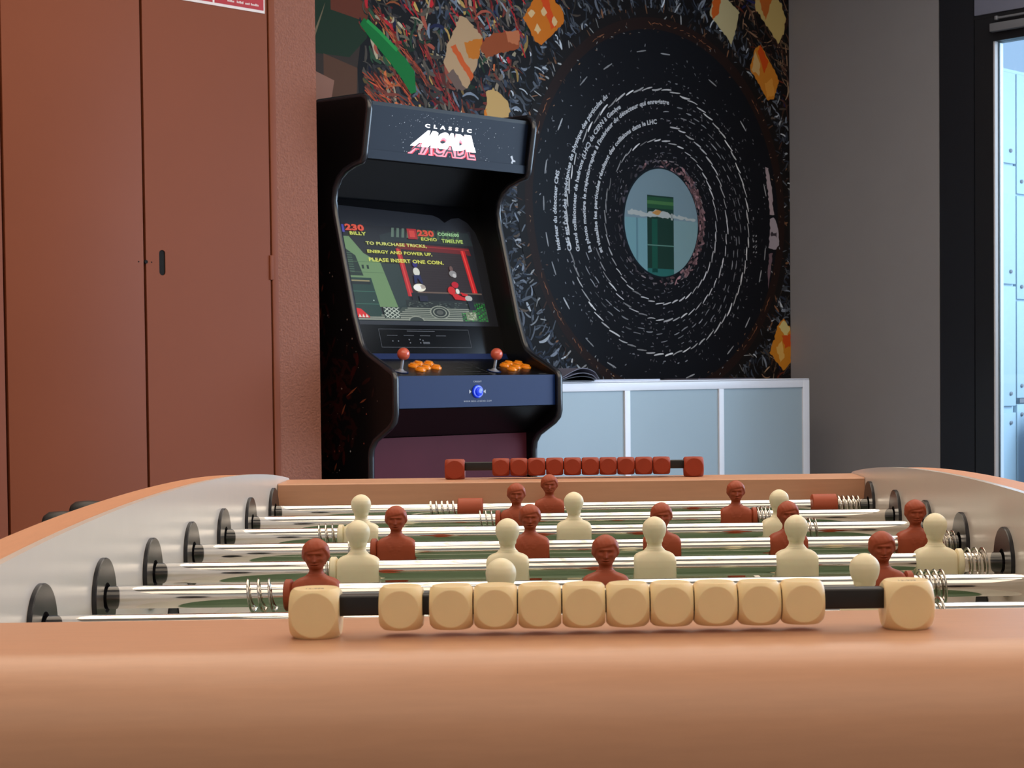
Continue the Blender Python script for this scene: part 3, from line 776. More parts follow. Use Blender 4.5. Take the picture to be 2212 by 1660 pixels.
for x in (.03, .12, .38, .46):
    cseg(x, -.10, x + .012, -.10, .0014); cseg(x, -.045, x + .012, -.045, .0014)
pl.obj('panel_marking', PRINTDIM, ctl)
# coin button and web address on the front strip
fbtn = MB(); fbtn.lathe([(0.0185, 0.0), (0.0185, -0.003), (0.017, -0.0055), (0.0125, -0.006), (0.012, -0.005), (0.0115, -0.010), (0.0095, -0.0112)], 32, 'Y', (0.3045, 0.008, 0.9765)); fbtn.obj('start_button', BLUEB, cf, 40)
def ftext(s, x, z, w, h, th=0.0, sp=1.0):
    pts, fs = fit_text(s, w, h, offset=th, spacing=sp); b = MB(); b.add([(x + p[0], 0.0074, z + p[1]) for p in pts], fs); b.obj('lettering', PRINTW, cf)
ftext('CREDIT', 0.290, 1.0025, 0.030, 0.0040, 0.0, 1.1); ftext('WWW.NEO-LEGEND.COM', 0.254, 0.9475, 0.102, 0.0045, 0.0, 1.5)
for (xa_, xb_) in ((0.2745, 0.282), (0.3345, 0.327)): MB().add([(xa_, .0074, .971), (xa_, .0074, .982), (xb_, .0074, .9765)], [(0, 1, 2)]).obj('arrow_mark', PRINTW, cf)

# ------------------------------------------------------------------ LOW CABINET with frosted panels
lc = thing('low_cabinet', 'low white-framed cabinet with frosted blue-grey panels along the mural wall', 'cabinet', RW(1.50, -0.58), RZ)
def LX(a): return a - 1.50
yf = -0.20   # front plane b=-0.38
TOPZ = 0.998
MB().box(LX(0.655), LX(2.270), yf + 0.024, 0.195, 0.05, TOPZ - 0.004).obj('carcass', ALU, lc)
MB().box(LX(0.655), LX(2.268), yf, 0.195, TOPZ - 0.0045, TOPZ, 0.001).obj('top', ALU, lc)
f = MB(); f.box(LX(0.655), LX(2.232), yf, yf + 0.024, 0.965, TOPZ - 0.0055, 0.001)
for a in (0.813, 1.289, 1.768): f.box(LX(a - 0.013), LX(a + 0.013), yf, yf + 0.022, 0.06, 0.965, 0.001)
f.box(LX(2.232), LX(2.270), yf, yf + 0.024, 0.05, TOPZ - 0.0052, 0.001); f.box(LX(0.655), LX(2.232), yf, yf + 0.024, 0.05, 0.09, 0.001)
f.obj('frame', ALU, lc)
for (a0, a1) in ((0.665, 0.80), (0.826, 1.276), (1.302, 1.755), (1.781, 2.232)):
    MB().box(LX(a0), LX(a1), yf + 0.006, yf + 0.022, 0.09, 0.965).obj('sliding_panel', FROST, lc)
MB().box(LX(0.66), LX(2.26), yf + 0.04, 0.18, 0.0, 0.05).obj('plinth', BLACKP, lc)
# open magazine, curling up
mg = thing('open_magazine', 'grey open magazine curling up on the low cabinet beside the arcade cabinet', 'magazine', RW(1.03, -0.47, TOPZ + 0.0005), RZ)
def page(amp, L, m, x0, lift=0.0, th=0.0016, name='page'):
    top = []; n = 22
    for i in range(n + 1):
        t = i / n; x = x0 + L * (t - 0.08 * math.sin(PI * t) * 0); z = lift + amp * (math.sin(PI * min(1, t ** 1.25)) * 0.85 + 0.18 * math.sin(PI * t))
        if t > 0.82: x = x0 + L * (0.82 + (t - 0.82) * 0.55)
        top.append((x, max(0.0, z)))
    poly = top + [(x, z + th) for x, z in reversed(top)]
    b = MB(); b.prism(poly, -0.11, 0.10, 'Y'); return b.obj(name, m, mg, 50)
MB().box(-0.075, 0.093, -0.10, 0.10, 0.0, 0.003).obj('page', MAGD, mg)
page(0.012, 0.178, MAGD, -0.075, 0.003); page(0.021, 0.185, MAG, -0.075, 0.005); page(0.034, 0.200, MAG, -0.078, 0.007)
pa = MB().box(-0.17, 0.17, -0.06, 0.15, 0, 0.0045).obj('paper_sheet', PAPER); pa.location = RW(1.300, -0.46, TOPZ + 0.0003); pa.rotation_euler = (0, 0, RZ)
tag(pa, 'flat stack of white paper on the low cabinet right of the curling magazine', 'paper')
pa = MB().box(-0.16, 0.16, -0.08, 0.09, 0, 0.003).obj('paper_sheet', MAG); pa.location = RW(1.96, -0.60, TOPZ + 0.0003); pa.rotation_euler = (0, 0, RZ)
tag(pa, 'thin grey leaflet lying at the back right of the low cabinet', 'paper')

# ------------------------------------------------------------------ MURAL (flat printed vinyl on the wall)
mu = thing('wall_mural_print', 'large printed mural of a round particle detector tunnel with French text behind the arcade cabinet', 'mural', RW(AK, BM, 0.0), RZ)
mc = Canvas(); rm = random.Random(11)
WM, HM = -2.70, 2.945
def MF(x, z, off): return (x, -0.0022 - off * 0.00003, z)
CX, CZ = -0.760, 1.590           # centre of the opening and the dashed rings
DX_, DZ_, DR = -0.748, 1.640, 0.712   # dark disc
mc.poly([(WM, 0), (0, 0), (0, HM), (WM, HM)], (20, 17, 18), 0, MF)
# soft patches (out-of-focus region at the far left)
mc.poly([(WM, 1.2), (-2.13, 1.2), (-2.17, 2.0), (-2.11, 2.35), (-2.05, 2.9), (WM, 2.9)], (58, 46, 38), 1, MF)
mc.poly([(WM, 2.02), (-2.20, 2.03), (-2.13, 2.10), (-2.12, 2.20), (WM, 2.22)], (30, 48, 30), 2, MF)
mc.poly([(-2.30, 1.75), (-2.18, 1.75), (-2.17, 2.0), (-2.30, 2.03)], (92, 60, 42), 3, MF)
mc.poly([(-2.36, 1.85), (-2.28, 1.85), (-2.26, 1.95), (-2.36, 1.98)], (150, 104, 86), 4, MF)
mc.poly([(-2.27, 2.17), (-2.13, 2.15), (-2.12, 2.20), (-2.2, 2.24), (-2.27, 2.22)], (104, 50, 32), 4, MF)
mc.poly([(-2.345, 2.04), (-2.30, 2.16), (-2.29, 2.19), (-2.335, 2.09)], (120, 104, 78), 5, MF)
def stroke(x, z, L, W, a, col, layer, bend=0.0):
    n = 4; up = []; dn = []
    for i in range(n + 1):
        t = i / n - 0.5; px = x + L * t * math.cos(a) - bend * L * (t * t * 4 - 1) * math.sin(a); pz = z + L * t * math.sin(a) + bend * L * (t * t * 4 - 1) * math.cos(a)
        w = W * (0.5 + 0.5 * math.cos(PI * t * 0.9)) * rm.uniform(0.7, 1.2)
        up.append((min(-0.0005, px - w * math.sin(a)), pz + w * math.cos(a))); dn.append((min(-0.0005, px + w * math.sin(a)), pz - w * math.cos(a)))
    mc.poly(up + dn[::-1], col, layer, MF)
def jit(c, k=0.25):
    f = 1 + rm.uniform(-k, k); return tuple(max(4, min(250, q * f)) for q in c)
PAL_UL = [(92, 82, 72)] * 6 + [(50, 46, 46)] * 6 + [(120, 106, 88)] * 2 + [(124, 60, 46)] * 3 + [(96, 40, 32)] * 3 + [(150, 120, 66)] * 2 + [(36, 60, 40)] * 2 + [(176, 92, 50)] + [(150, 28, 34)] * 2 + [(160, 146, 120)] + [(28, 30, 60)]
PAL_RG = [(54, 60, 72)] * 5 + [(34, 38, 48)] * 5 + [(98, 104, 114)] * 5 + [(74, 78, 86)] * 5 + [(156, 160, 166)] * 2 + [(70, 60, 52)] * 2
PAL_RT = [(74, 50, 40)] * 5 + [(44, 28, 24)] * 5 + [(116, 90, 70)] * 4 + [(140, 116, 92)] * 2 + [(100, 44, 28)] * 2 + [(54, 56, 60)] * 4 + [(24, 22, 24)] * 3 + [(34, 34, 74)]
for i in range(9500):
    x = rm.uniform(-2.14, -0.004); z = rm.uniform(0.75, 2.62)
    d = math.hypot(x - DX_, z - DZ_)
    if d < DR + 0.004: continue
    phi = math.atan2(z - DZ_, x - DX_)
    lay = 6 + rm.randint(0, 24)
    if d < DR + 0.13 and z > 0.9:
        stroke(x, z, rm.uniform(.015, .06), rm.uniform(.002, .0058), phi + rm.gauss(0, 0.7), jit(rm.choice(PAL_RG), .4), lay, rm.uniform(-.2, .2))
    elif x < -0.75:
        if z < 1.75: stroke(x, z, rm.uniform(.02, .08), rm.uniform(.003, .008), rm.uniform(0, PI), jit(rm.choice(PAL_RG), .4), lay, rm.uniform(-.3, .3))
        else:
            c = rm.choice(PAL_UL if rm.random() > (x + 2.1) / 1.3 * 0.7 else PAL_RG)
            stroke(x, z, rm.uniform(.02, .085), rm.uniform(.0025, .0085), rm.gauss(-0.9, 0.45) if rm.random() < .65 else rm.uniform(0, PI), jit(c, .4), lay, rm.uniform(-.25, .25))
    else:
        stroke(x, z, rm.uniform(.02, .09), rm.uniform(.0018, .005), phi + PI / 2 + rm.gauss(0, .5) if rm.random() < .5 else rm.uniform(0, PI), jit(rm.choice(PAL_RT), .4), lay, rm.uniform(-.2, .2))
# green hose and the red cable bundle, upper left
def ribbon(pts, w, col, lay):
    up = []; dn = []
    for i, p in enumerate(pts):
        q0 = pts[max(0, i - 1)]; q1 = pts[min(len(pts) - 1, i + 1)]; d = Vector((q1[0] - q0[0], q1[1] - q0[1])).normalized()
        ww = w[i] if isinstance(w, list) else w
        up.append((p[0] - d.y * ww, p[1] + d.x * ww)); dn.append((p[0] + d.y * ww, p[1] - d.x * ww))
    mc.poly(up + dn[::-1], col, lay, MF)
ribbon([(-2.15, 2.150), (-2.10, 2.115), (-2.02, 2.055), (-1.965, 2.0), (-1.945, 1.945)], [.014, .024, .030, .030, .012], (18, 112, 50), 32)
ribbon([(-2.13, 2.155), (-2.08, 2.125), (-2.01, 2.075)], .006, (40, 150, 70), 33)
for i in range(60):
    t = rm.random(); x = -2.10 + .22 * t + rm.gauss(0, .008); z = 2.185 - .20 * t + rm.gauss(0, .006); stroke(x, z, .035, .0018, -0.75 + rm.gauss(0, .12), jit((150, 66, 44), .35), 32 + i % 4)
for i in range(40):
    t = rm.random(); x = -1.90 + .15 * t + rm.gauss(0, .006); z = 2.09 - .20 * t + rm.gauss(0, .006); stroke(x, z, .035, .0018, -0.95 + rm.gauss(0, .12), jit((140, 44, 40), .3), 32 + i % 4)
for i in range(40):
    x = rm.uniform(-1.98, -1.45); z = rm.uniform(2.12, 2.4); stroke(x, z, .05, .003, -0.9 + rm.gauss(0, .15), jit((170, 28, 36), .2), 31)
for i in range(50):
    x = rm.uniform(-2.13, -1.95); z = rm.uniform(1.85, 1.98); stroke(x, z, .05, .0025, -0.75 + rm.gauss(0, .2), jit((170, 72, 44), .3), 31)
# patches with taped-looking orange and cream panels
def blob(pts, col, lay):
    out = []
    for i in range(len(pts)):
        p, q = pts[i], pts[(i + 1) % len(pts)]; k = max(1, int(math.hypot(p[0] - q[0], p[1] - q[1]) / 0.010))
        for j in range(k): out.append((min(-0.0005, p[0] + (q[0] - p[0]) * j / k + rm.gauss(0, 0.0022)), p[1] + (q[1] - p[1]) * j / k + rm.gauss(0, 0.0022)))
    mc.poly(out, col, lay, MF)
blob([(-1.815, 2.06), (-1.80, 2.12), (-1.745, 2.225), (-1.715, 2.22), (-1.645, 2.165), (-1.665, 2.08), (-1.715, 1.985), (-1.78, 2.00)], (186, 150, 112), 36)
blob([(-1.73, 2.135), (-1.645, 2.165), (-1.665, 2.09), (-1.71, 2.085)], (196, 112, 30), 37); blob([(-1.79, 2.115), (-1.765, 2.125), (-1.685, 2.03), (-1.70, 2.015)], (204, 88, 36), 38)
blob([(-1.80, 2.02), (-1.775, 2.045), (-1.735, 1.995), (-1.72, 1.985), (-1.76, 1.97)], (110, 88, 78), 38)
blob([(-1.455, 2.255), (-1.415, 2.325), (-1.335, 2.365), (-1.27, 2.31), (-1.26, 2.27), (-1.37, 2.175), (-1.40, 2.18)], (206, 112, 24), 36)
for (x, z) in ((-1.42, 2.275), (-1.36, 2.29), (-1.39, 2.225), (-1.31, 2.262)): blob([(x - .016, z), (x, z + .02), (x + .018, z + .004), (x + .002, z - .014)], (222, 184, 130), 38)
blob([(-1.375, 2.33), (-1.345, 2.355), (-1.30, 2.245), (-1.325, 2.235)], (216, 74, 22), 37)
blob([(-1.640, 1.86), (-1.628, 1.985), (-1.60, 2.00), (-1.535, 1.965), (-1.525, 1.93), (-1.54, 1.86)], (200, 160, 100), 36)
blob([(-1.645, 1.86), (-1.640, 1.92), (-1.628, 1.93), (-1.63, 1.86)], (214, 120, 30), 37)
blob([(-1.665, 2.135), (-1.60, 2.185), (-1.52, 2.20), (-1.475, 2.21), (-1.48, 2.15), (-1.55, 2.125), (-1.63, 2.10)], (150, 72, 36), 36)
blob([(-1.54, 2.20), (-1.475, 2.21), (-1.48, 2.16), (-1.53, 2.165)], (190, 110, 70), 37)
blob([(-0.485, 2.405), (-0.455, 2.50), (-0.42, 2.50), (-0.31, 2.44), (-0.335, 2.36), (-0.355, 2.305), (-0.40, 2.34)], (198, 184, 140), 36)
blob([(-0.475, 2.42), (-0.45, 2.50), (-0.415, 2.49), (-0.435, 2.41), (-0.47, 2.39)], (206, 96, 34), 37)
blob([(-0.215, 2.47), (-0.20, 2.56), (-0.13, 2.56), (-0.05, 2.51), (-0.02, 2.45), (-0.035, 2.39), (-0.07, 2.345), (-0.12, 2.39)], (204, 176, 110), 36)
blob([(-0.185, 2.50), (-0.17, 2.56), (-0.10, 2.53), (-0.15, 2.43)], (196, 104, 44), 37)
blob([(-0.245, 2.22), (-0.215, 2.31), (-0.18, 2.325), (-0.12, 2.265), (-0.065, 2.20), (-0.10, 2.12), (-0.145, 2.115), (-0.19, 2.17)], (206, 128, 40), 36)
blob([(-0.235, 2.225), (-0.215, 2.30), (-0.185, 2.25), (-0.19, 2.20)], (210, 170, 110), 38); blob([(-0.20, 2.30), (-0.18, 2.325), (-0.13, 2.265), (-0.16, 2.22)], (206, 76, 20), 37)
blob([(-0.155, 2.18), (-0.11, 2.20), (-0.09, 2.14), (-0.14, 2.125)], (222, 150, 60), 38)
blob([(-0.135, 1.10), (-0.08, 1.215), (-0.045, 1.24), (-0.001, 1.20), (-0.001, 1.06), (-0.05, 1.03)], (206, 130, 36), 36)
blob([(-0.075, 1.205), (-0.045, 1.235), (-0.002, 1.20), (-0.03, 1.16)], (216, 196, 130), 37); blob([(-0.055, 1.17), (-0.002, 1.175), (-0.002, 1.13), (-0.04, 1.12)], (206, 78, 24), 38)
blob([(-0.09, 1.12), (-0.06, 1.15), (-0.04, 1.08), (-0.07, 1.06)], (222, 172, 90), 38)
# the dark disc with its ring of teeth
def circ(cx, cz, r, n=72): return [(cx + r * math.cos(2 * PI * k / n), cz + r * math.sin(2 * PI * k / n)) for k in range(n)]
mc.poly(circ(DX_, DZ_, DR + 0.035), (24, 20, 20), 40, MF)
for i in range(230):
    a = rm.uniform(0, 2 * PI); r = DR + rm.uniform(.0, .05); c = rm.choice(((90, 96, 104), (50, 54, 62), (150, 150, 150), (120, 84, 60), (60, 40, 32)))
    stroke(DX_ + r * math.cos(a), DZ_ + r * math.sin(a), rm.uniform(.012, .04), rm.uniform(.0012, .004), a + rm.gauss(0, .5), jit(c), 41 + i % 4)
mc.poly(circ(DX_, DZ_, DR), (36, 22, 19), 46, MF)
mc.poly(circ(DX_ - 0.003, DZ_ - 0.004, DR - 0.040), (17, 18, 24), 47, MF)
for a, L in ((80, .18), (92, .10), (70, .06), (120, .05), (152, .06), (160, .05), (40, .06), (205, .08), (215, .10), (228, .07), (316, .10), (330, .05)):
    r = DR - 0.022; t0 = math.radians(a)
    for j in range(6):
        t = t0 + (j / 5 - .5) * L / r
        stroke(DX_ + r * math.cos(t), DZ_ + r * math.sin(t), .02, .0013, t + PI / 2 + rm.gauss(0, .25), jit((138, 88, 60)), 48) if rm.random() < .75 else None
for i in range(120):
    a = rm.uniform(0, 2 * PI); r = DR - rm.uniform(.01, .06)
    stroke(DX_ + r * math.cos(a), DZ_ + r * math.sin(a), .010, .0016, rm.uniform(0, PI), jit(rm.choice(((130, 100, 76), (150, 150, 150), (80, 60, 50))), .3), 49)
# long pale dashes round the outer zone
for a in (166, 150, 131, 118, 100, 88, 62, 40, 14, 350, 341, 322, 308, 284, 262, 243, 230, 213, 200, 190, 178):
    r = 0.612 + rm.uniform(-.012, .012); t = math.radians(a)
    stroke(CX + r * math.cos(t), CZ + 0.012 + r * math.sin(t), .050, .0028, t + PI / 2 + .05, jit((170, 172, 176), .2), 50)
for i in range(240):
    a = rm.uniform(0, 2 * PI); r = rm.uniform(.52, .66)
    stroke(CX + r * math.cos(a), CZ + .01 + r * math.sin(a), rm.uniform(.004, .012), rm.uniform(.001, .002), rm.uniform(0, PI), jit((110, 112, 118), .4), 50)
# dashed rings of the tunnel
for (r, n, L, W, col, jr, miss) in ((.232, 46, .026, .0018, (132, 124, 128), .006, .25), (.262, 44, .024, .0012, (96, 98, 106), .006, .4), (.305, 46, .046, .0021, (206, 206, 210), .002, .02),
        (.330, 60, .012, .0016, (110, 112, 120), .008, .5), (.368, 50, .050, .0022, (206, 206, 210), .002, .02), (.392, 64, .014, .0016, (124, 126, 132), .010, .35), (.420, 54, .036, .0017, (150, 152, 158), .005, .18),
        (.446, 56, .036, .0017, (140, 142, 148), .006, .22), (.470, 70, .016, .0016, (116, 118, 124), .009, .4), (.497, 62, .055, .0025, (214, 214, 216), .002, .02), (.530, 80, .014, .0020, (134, 136, 142), .008, .45)):
    for k in range(n):
        if rm.random() < miss: continue
        t = 2 * PI * (k + rm.uniform(-.1, .1)) / n
        if r in (.368, .392, .420, .446, .470, .530) and 92 < math.degrees(t) < 197: continue
        if r in (.368, .446, .470) and 80 < math.degrees(t) <= 92: continue
        rr = r + rm.uniform(-jr, jr)
        dim = 0.7 if (math.cos(t) < -0.2 and rm.random() < .35) else 1.0
        stroke(CX + rr * math.cos(t), CZ + rr * math.sin(t), L * rm.uniform(.75, 1.1), 1.25 * W * rm.uniform(.7, 1.2), t + PI / 2 + 0.17, jit(tuple(q * dim for q in col), .15), 51 + k % 3, rm.uniform(-.06, .06))
for i in range(700):
    a = rm.uniform(0, 2 * PI); r = rm.choice((.25, .285, .345, .38, .41, .43, .455, .485, .52)) + rm.gauss(0, .006)
    stroke(CX + r * math.cos(a), CZ + r * math.sin(a), rm.uniform(.003, .010), rm.uniform(.0008, .002), rm.uniform(0, PI), jit((116, 112, 118), .5), 54)
# the opening: pale plate, window, crossbar
for i in range(260):
    a = rm.gauss(0.1, 0.75) if i < 190 else rm.uniform(0, 2 * PI); r = rm.uniform(.200, .236)
    stroke(CX + r * math.cos(a), CZ + r * math.sin(a), rm.uniform(.010, .03), rm.uniform(.002, .006), a + PI / 2 + rm.gauss(0, .5), jit((134, 102, 106) if i < 190 else (70, 66, 74), .4), 55)
OX, OZ, OR = -0.765, 1.588, 0.2015
mc.poly(circ(OX - .003, OZ, OR + .006), (20, 30, 38), 57, MF); mc.poly(circ(OX, OZ, OR), (122, 146, 158), 58, MF)
def chord(x0, x1, z0, z1, col, lay):
    pts = []
    for k in range(13):
        x = x0 + (x1 - x0) * k / 12; h = math.sqrt(max(0, OR * OR - (x - OX) ** 2)); pts.append((x, min(z1, OZ + h)))
    low = []
    for k in range(13):
        x = x1 + (x0 - x1) * k / 12; h = math.sqrt(max(0, OR * OR - (x - OX) ** 2)); low.append((x, max(z0, OZ - h)))
    mc.poly(pts + low, col, lay, MF)
chord(OX - OR + .002, -0.845, 1.3, 1.60, (116, 160, 170), 59); chord(-0.905, -0.895, 1.3, 1.60, (98, 136, 148), 60); chord(-0.70, OX + OR - .002, 1.3, 1.60, (126, 158, 164), 59)
chord(-0.845, -0.700, 1.3, 1.688, (28, 58, 50), 60); chord(-0.845, -0.700, 1.640, 1.682, (40, 84, 58), 61); chord(-0.845, -0.700, 1.655, 1.668, (70, 116, 70), 62)
chord(-0.820, -0.790, 1.40, 1.60, (26, 84, 70), 61); chord(-0.845, -0.700, 1.3, 1.415, (44, 108, 104), 61); chord(-0.845, -0.700, 1.500, 1.504, (96, 140, 130), 62)
blob([(-0.955, 1.622), (-0.93, 1.630), (-0.85, 1.620), (-0.80, 1.632), (-0.70, 1.622), (-0.578, 1.612), (-0.578, 1.602), (-0.72, 1.608), (-0.86, 1.606), (-0.95, 1.612)], (176, 184, 184), 63)
blob([(-0.815, 1.620), (-0.79, 1.634), (-0.765, 1.626), (-0.78, 1.616)], (190, 140, 80), 64); chord(-0.715, -0.705, 1.60, 1.625, (176, 184, 184), 63)
# pale pipe and box near the right border
blob([(-0.160, 1.845), (-0.142, 1.845), (-0.118, 1.755), (-0.104, 1.655), (-0.128, 1.655), (-0.140, 1.75)], (176, 158, 164), 50)
blob([(-0.130, 1.640), (-0.100, 1.645), (-0.075, 1.60), (-0.072, 1.535), (-0.105, 1.515), (-0.140, 1.525), (-0.128, 1.58)], (168, 156, 164), 50)
blob([(-0.128, 1.585), (-0.085, 1.585), (-0.085, 1.568), (-0.128, 1.570)], (60, 52, 58), 51)
blob([(-0.134, 1.50), (-0.112, 1.50), (-0.130, 1.42), (-0.142, 1.36), (-0.146, 1.42)], (120, 96, 104), 50)
for r_ in range(2):
    for q in range(4): stroke(-0.232 + r_ * .016, 1.50 + q * .022, .009, .003, .6, (160, 160, 164), 50)
for r_ in range(2):
    for q in range(6): stroke(-1.292 + r_ * .016, 1.560 + q * .020, .009, .0026, .6, (130, 132, 138), 50)
art = mesh_obj('printed_picture', mc.v, mc.f, MURALM, mu, None, mc.c)
MB().box(WM, 0, 0, 0.0018, 0, HM).obj('vinyl_sheet', GREYW, mu)
for o in mu.children: pass
def arc_text(s, x, z, aend, size, rad_fix=0.0):
    r = math.hypot(x - CX, z - CZ); t0 = math.atan2(z - CZ, x - CX) % (2 * PI)
    vs, fs = text_geo(s, size, 0.0007)
    x1 = max(v.x for v in vs); sc = 1.0
    L = (t0 - math.radians(aend)) * r
    kx = L / x1
    b = MB(); out = []
    for v in vs:
        t = t0 - v.x * kx / r; rr = r + v.y + rad_fix * (v.x / x1)
        out.append((CX + rr * math.cos(t), -0.0046, CZ + rr * math.sin(t)))
    b.add(out, fs); b.obj('lettering', PRINTW, mu)
arc_text("Intérieur du détecteur CMS", -1.291, 1.463, 164.2, 0.0245, 0.008)
arc_text("CMS est l'une des expériences de physique des particules du", -1.238, 1.463, 123.5, 0.0245, 0.028)
arc_text("Grand collisionneur de hadrons (LHC) du CERN à Genève", -1.196, 1.463, 118.5, 0.0245, 0.006)
arc_text("La photo montre le trajectographe à l'intérieur du détecteur qui enregistre", -1.137, 1.463, 85.0, 0.0235, 0.048)
arc_text("et visualise les particules résultant des collisions dans le LHC", -1.081, 1.463, 94.5, 0.0235, 0.022)

# ------------------------------------------------------------------ GLAZED WALL WITH DOOR (right)
# local coords here: x = a - AK, y = -(b - BM); bk = b - BM
def G(name, x0, x1, bk0, bk1, z0, z1, m, par=None, bev=0.0):
    o = MB().box(x0, x1, -bk1, -bk0, z0, z1, bev).obj(name, m, par)
    if par is None: o.location = RW(AK, BM); o.rotation_euler = (0, 0, RZ); struct(o)
    return o
G('trim_1', 0.0, 0.10, 0.728, 0.879, 0, H, FRAMEK2)
G('trim_2', -0.004, 0.10, 0.884, 1.90, 2.335, H, HEADP, None, 0.002)
door = bpy.data.objects.new('door_1', None); C.objects.link(door); door.location = RW(AK, BM); door.rotation_euler = (0, 0, RZ); struct(door)
G('door_frame', 0.0, 0.06, 0.884, 0.962, 0.01, 2.320, FRAMEK, door); G('door_frame', 0.0, 0.06, 1.80, 1.88, 0.01, 2.320, FRAMEK, door)
G('door_frame', 0.0, 0.06, 0.962, 1.80, 2.232, 2.320, FRAMEK, door); G('door_frame', 0.002, 0.06, 0.880, 1.88, 2.321, 2.3345, FRAMEK, door); G('door_frame', 0.0, 0.06, 0.962, 1.80, 0.01, 0.12, FRAMEK, door)
G('glazing_bead', 0.004, 0.024, 0.962, 0.968, 0.12, 2.232, ALU, door); G('glazing_bead', 0.030, 0.050, 0.968, 0.974, 0.12, 2.228, ALU, door)
G('glass_pane', 0.025, 0.029, 0.962, 1.80, 0.12, 2.232, GLASS, door)
G('door_closer_arm', -0.03, -0.008, 0.966, 1.45, 2.262, 2.292, GREYMETAL, door, 0.002)
G('door_closer_arm', -0.024, -0.012, 0.984, 1.50, 2.306, 2.314, GREYMETAL, door, 0.002)
G('door_closer_arm', -0.026, -0.010, 0.984, 0.996, 2.303, 2.318, GREYMETAL, door, 0.002)
# fixed glazing beyond the door: mullions with openings towards daylight
mulls = [1.90, 2.85, 3.80, 4.75, 5.70]
for i, bk in enumerate(mulls): G('trim_%d' % (3 + i), 0.0, 0.08, bk, bk + 0.06, 0, H, FRAMEK)
G('trim_8', 0.0, 0.08, 1.96, 6.88, 0.0, 0.20, FRAMEK); G('trim_9', 0.0, 0.08, 1.96, 6.88, 2.50, H, FRAMEK)
G('wall_corner', 0.0, 0.12, 6.0, 6.88, 0.20, 2.50, WALLM)
# corridor lockers seen through the door
lk = thing('locker_bank', 'pale blue metal lockers with small round locks behind the glass door', 'locker', RW(AK + 0.95, BM + 0.30), RZ)
def LK(x0, x1, z0, z1, name, y0=0.0, m=LOCK, par=None): return MB().box(x0, x1, y0, y0 + 0.018, z0, z1, 0.002).obj(name, m, par or lk)
MB().box(-0.45, 1.2, 0.02, 0.25, 0.0, 2.36).obj('carcass', LOCK, lk)
for (x0, x1, rows) in ((-0.06, 0.277, ((0.06, 0.832), (0.862, 1.395), (1.405, 1.93), (1.94, 2.34))), (0.287, 0.60, ((0.06, 0.868), (0.896, 1.330), (1.340, 1.80), (1.81, 2.34)))):
    for (z0, z1) in rows:
        d = LK(x0, x1, z0, z1, 'locker_door')
        kz = z0 + 0.055 if z0 > 0.8 else z1 - 0.045
        kx = x1 - 0.045 if x0 < 0.1 else x0 + 0.035
        k = MB(); k.lathe([(0.008, 0), (0.009, -0.006), (0.006, -0.009)], 16, 'Y', (kx, 0, kz)); k.obj('lock', GREYMETAL, d)
    q = MB(); q.box(x0 + 0.02, x1 - 0.12, -0.001, 0.002, rows[0][1] + 0.006, rows[0][1] + 0.026); q.obj('label_holder', GREYMETAL, lk)
bn = MB(); bn.box(-0.10, 0.16, -0.12, 0.12, 0.0, 0.80, 0.01)
bn.prism([(-0.10, 0.80), (0.16, 0.80), (0.13, 0.86), (-0.07, 0.86)], -0.11, 0.11, 'Y')
bo = bn.obj('recycling_bin', mat('blue_plastic_bin', (48, 92, 150), 0.4)); bo.location = RW(AK + 1.33, BM + 0.55); bo.rotation_euler = (0, 0, RZ)
tag(bo, 'dark blue bin standing in front of the lockers behind the glass door', 'bin')

# ------------------------------------------------------------------ LIGHTS
n = 0
first = None
for ia, a in enumerate((-4.2, -2.6, -1.0, 0.6, 2.0)):
    for ib, b in enumerate((0.9, 2.6, 4.3)):
        if first is None:
            cl_ = thing('ceiling_light', 'square recessed ceiling light', 'ceiling light', RW(a, b, H), RZ, 'square recessed ceiling lights')
            MB().box(-0.31, 0.31, -0.31, 0.31, -0.02, -0.001).obj('housing', LAMPH, cl_)
            MB().box(-0.28, 0.28, -0.28, 0.28, -0.0225, -0.0205).obj('diffuser', LAMPW, cl_); first = cl_
        else:
            cl_ = dup(first); cl_.location = RW(a, b, H)
for y, hw, lm, lab in ((1.60, 1.15, LAMPL, 'wide luminous ceiling light with square cells, over the far end of the table'), (-1.35, 0.90, LAMPN, 'wide luminous ceiling light with square cells, behind the near end of the table')):
    l_ = thing('linear_light', lab, 'ceiling light', (0.0, y, 2.62), 0, 'linear ceiling lights')
    MB().box(-1.55, 2.2, -hw - 0.03, hw + 0.03, 0.0, 0.06).obj('housing', LAMPH, l_)
    for sx in (-1.3, 1.9): MB().box(sx - 0.004, sx + 0.004, -0.004, 0.004, 0.06, 0.33).obj('suspension_rod', GREYMETAL, l_)
    b = MB()
    for i in range(37):
        for j in range(6):
            x0 = -1.53 + i * 0.1; y0 = -hw + j * hw / 3 + 0.01; b.box(x0, x0 + 0.08, y0, y0 + hw / 3 - 0.02, -0.004, -0.0005)
    b.obj('diffuser', lm, l_)
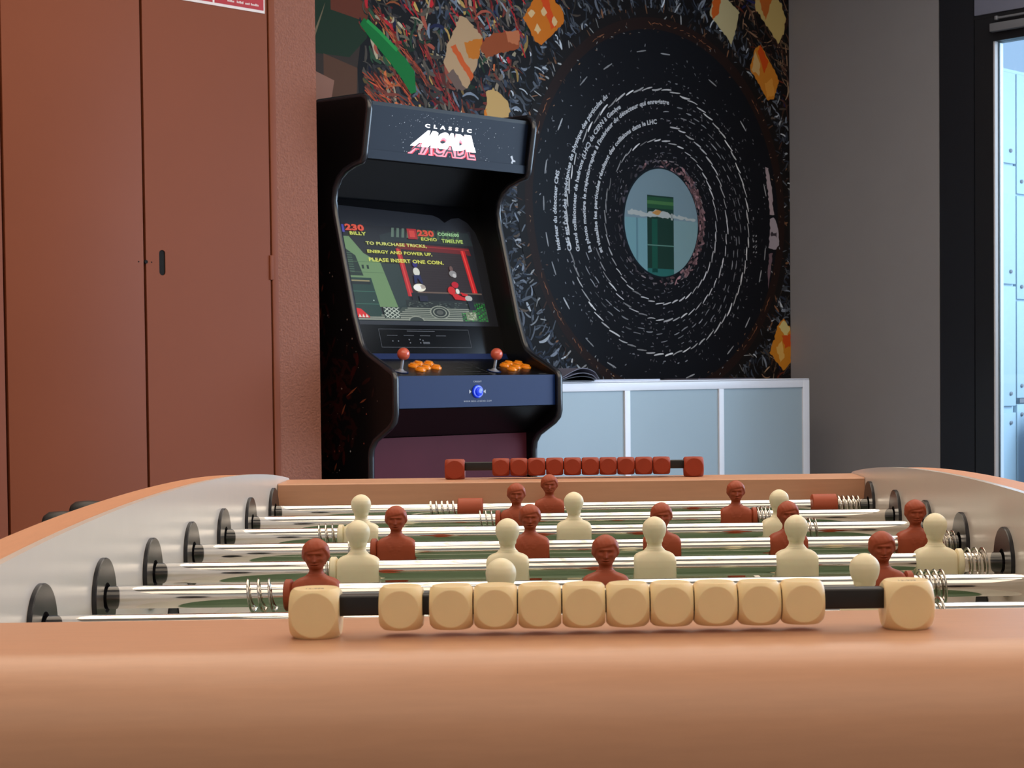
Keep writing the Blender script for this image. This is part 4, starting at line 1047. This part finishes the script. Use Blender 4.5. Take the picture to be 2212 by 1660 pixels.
def area(name, loc, target, sx, sy, power, col):
    l = bpy.data.lights.new(name, 'AREA'); l.shape = 'RECTANGLE'; l.size = sx; l.size_y = sy; l.energy = power; l.color = col
    o = bpy.data.objects.new(name, l); C.objects.link(o); o.location = loc
    d = (Vector(target) - Vector(loc)).normalized(); o.rotation_euler = d.to_track_quat('-Z', 'Y').to_euler(); return o
area('daylight_glazing', RW(AK + 0.16, BM + 3.95, 1.40), RW(AK - 2, BM + 3.95, 1.40), 3.9, 2.2, 190, (0.60, 0.78, 1.0))
area('daylight_corridor', RW(AK + 1.5, BM + 2.4, 1.9), RW(AK + 1.2, BM + 0.3, 1.5), 1.2, 1.6, 95, (0.74, 0.86, 1.0))
w = bpy.data.worlds.new('sky'); bpy.context.scene.world = w; w.use_nodes = True
w.node_tree.nodes['Background'].inputs[0].default_value = (0.55, 0.72, 1.0, 1); w.node_tree.nodes['Background'].inputs[1].default_value = 1.0

# ------------------------------------------------------------------ CAMERA
cam = bpy.data.cameras.new('camera'); co = bpy.data.objects.new('camera', cam); C.objects.link(co)
r0 = Vector((0.9990248556352467, -0.043266373679665536, -0.008795381264384942))
u0 = Vector((0.010167040176289492, 0.03158544835877187, 0.9994493437618681))
f0 = Vector((0.04296474272037555, 0.9985641593611233, -0.03199453894628012))
Mx = Matrix(((r0.x, u0.x, -f0.x), (r0.y, u0.y, -f0.y), (r0.z, u0.z, -f0.z))).to_4x4()
Mx.translation = Vector((-0.023, -0.9422, 1.0267)); co.matrix_world = Mx
cam.sensor_fit = 'HORIZONTAL'; cam.sensor_width = 36; cam.lens = 3736.4149 / 2212 * 36
cam.shift_x = -249.612 / 2212; cam.shift_y = 94.3653 / 2212
cam.clip_start = 0.02; cam.clip_end = 60
cam.dof.use_dof = True; cam.dof.focus_distance = 1.75; cam.dof.aperture_fstop = 56
sc = bpy.context.scene; sc.camera = co
sc.view_settings.view_transform = 'Standard'; sc.view_settings.look = 'None'; sc.view_settings.gamma = 1; sc.view_settings.use_curve_mapping = False
sc.view_settings.exposure = 0.0
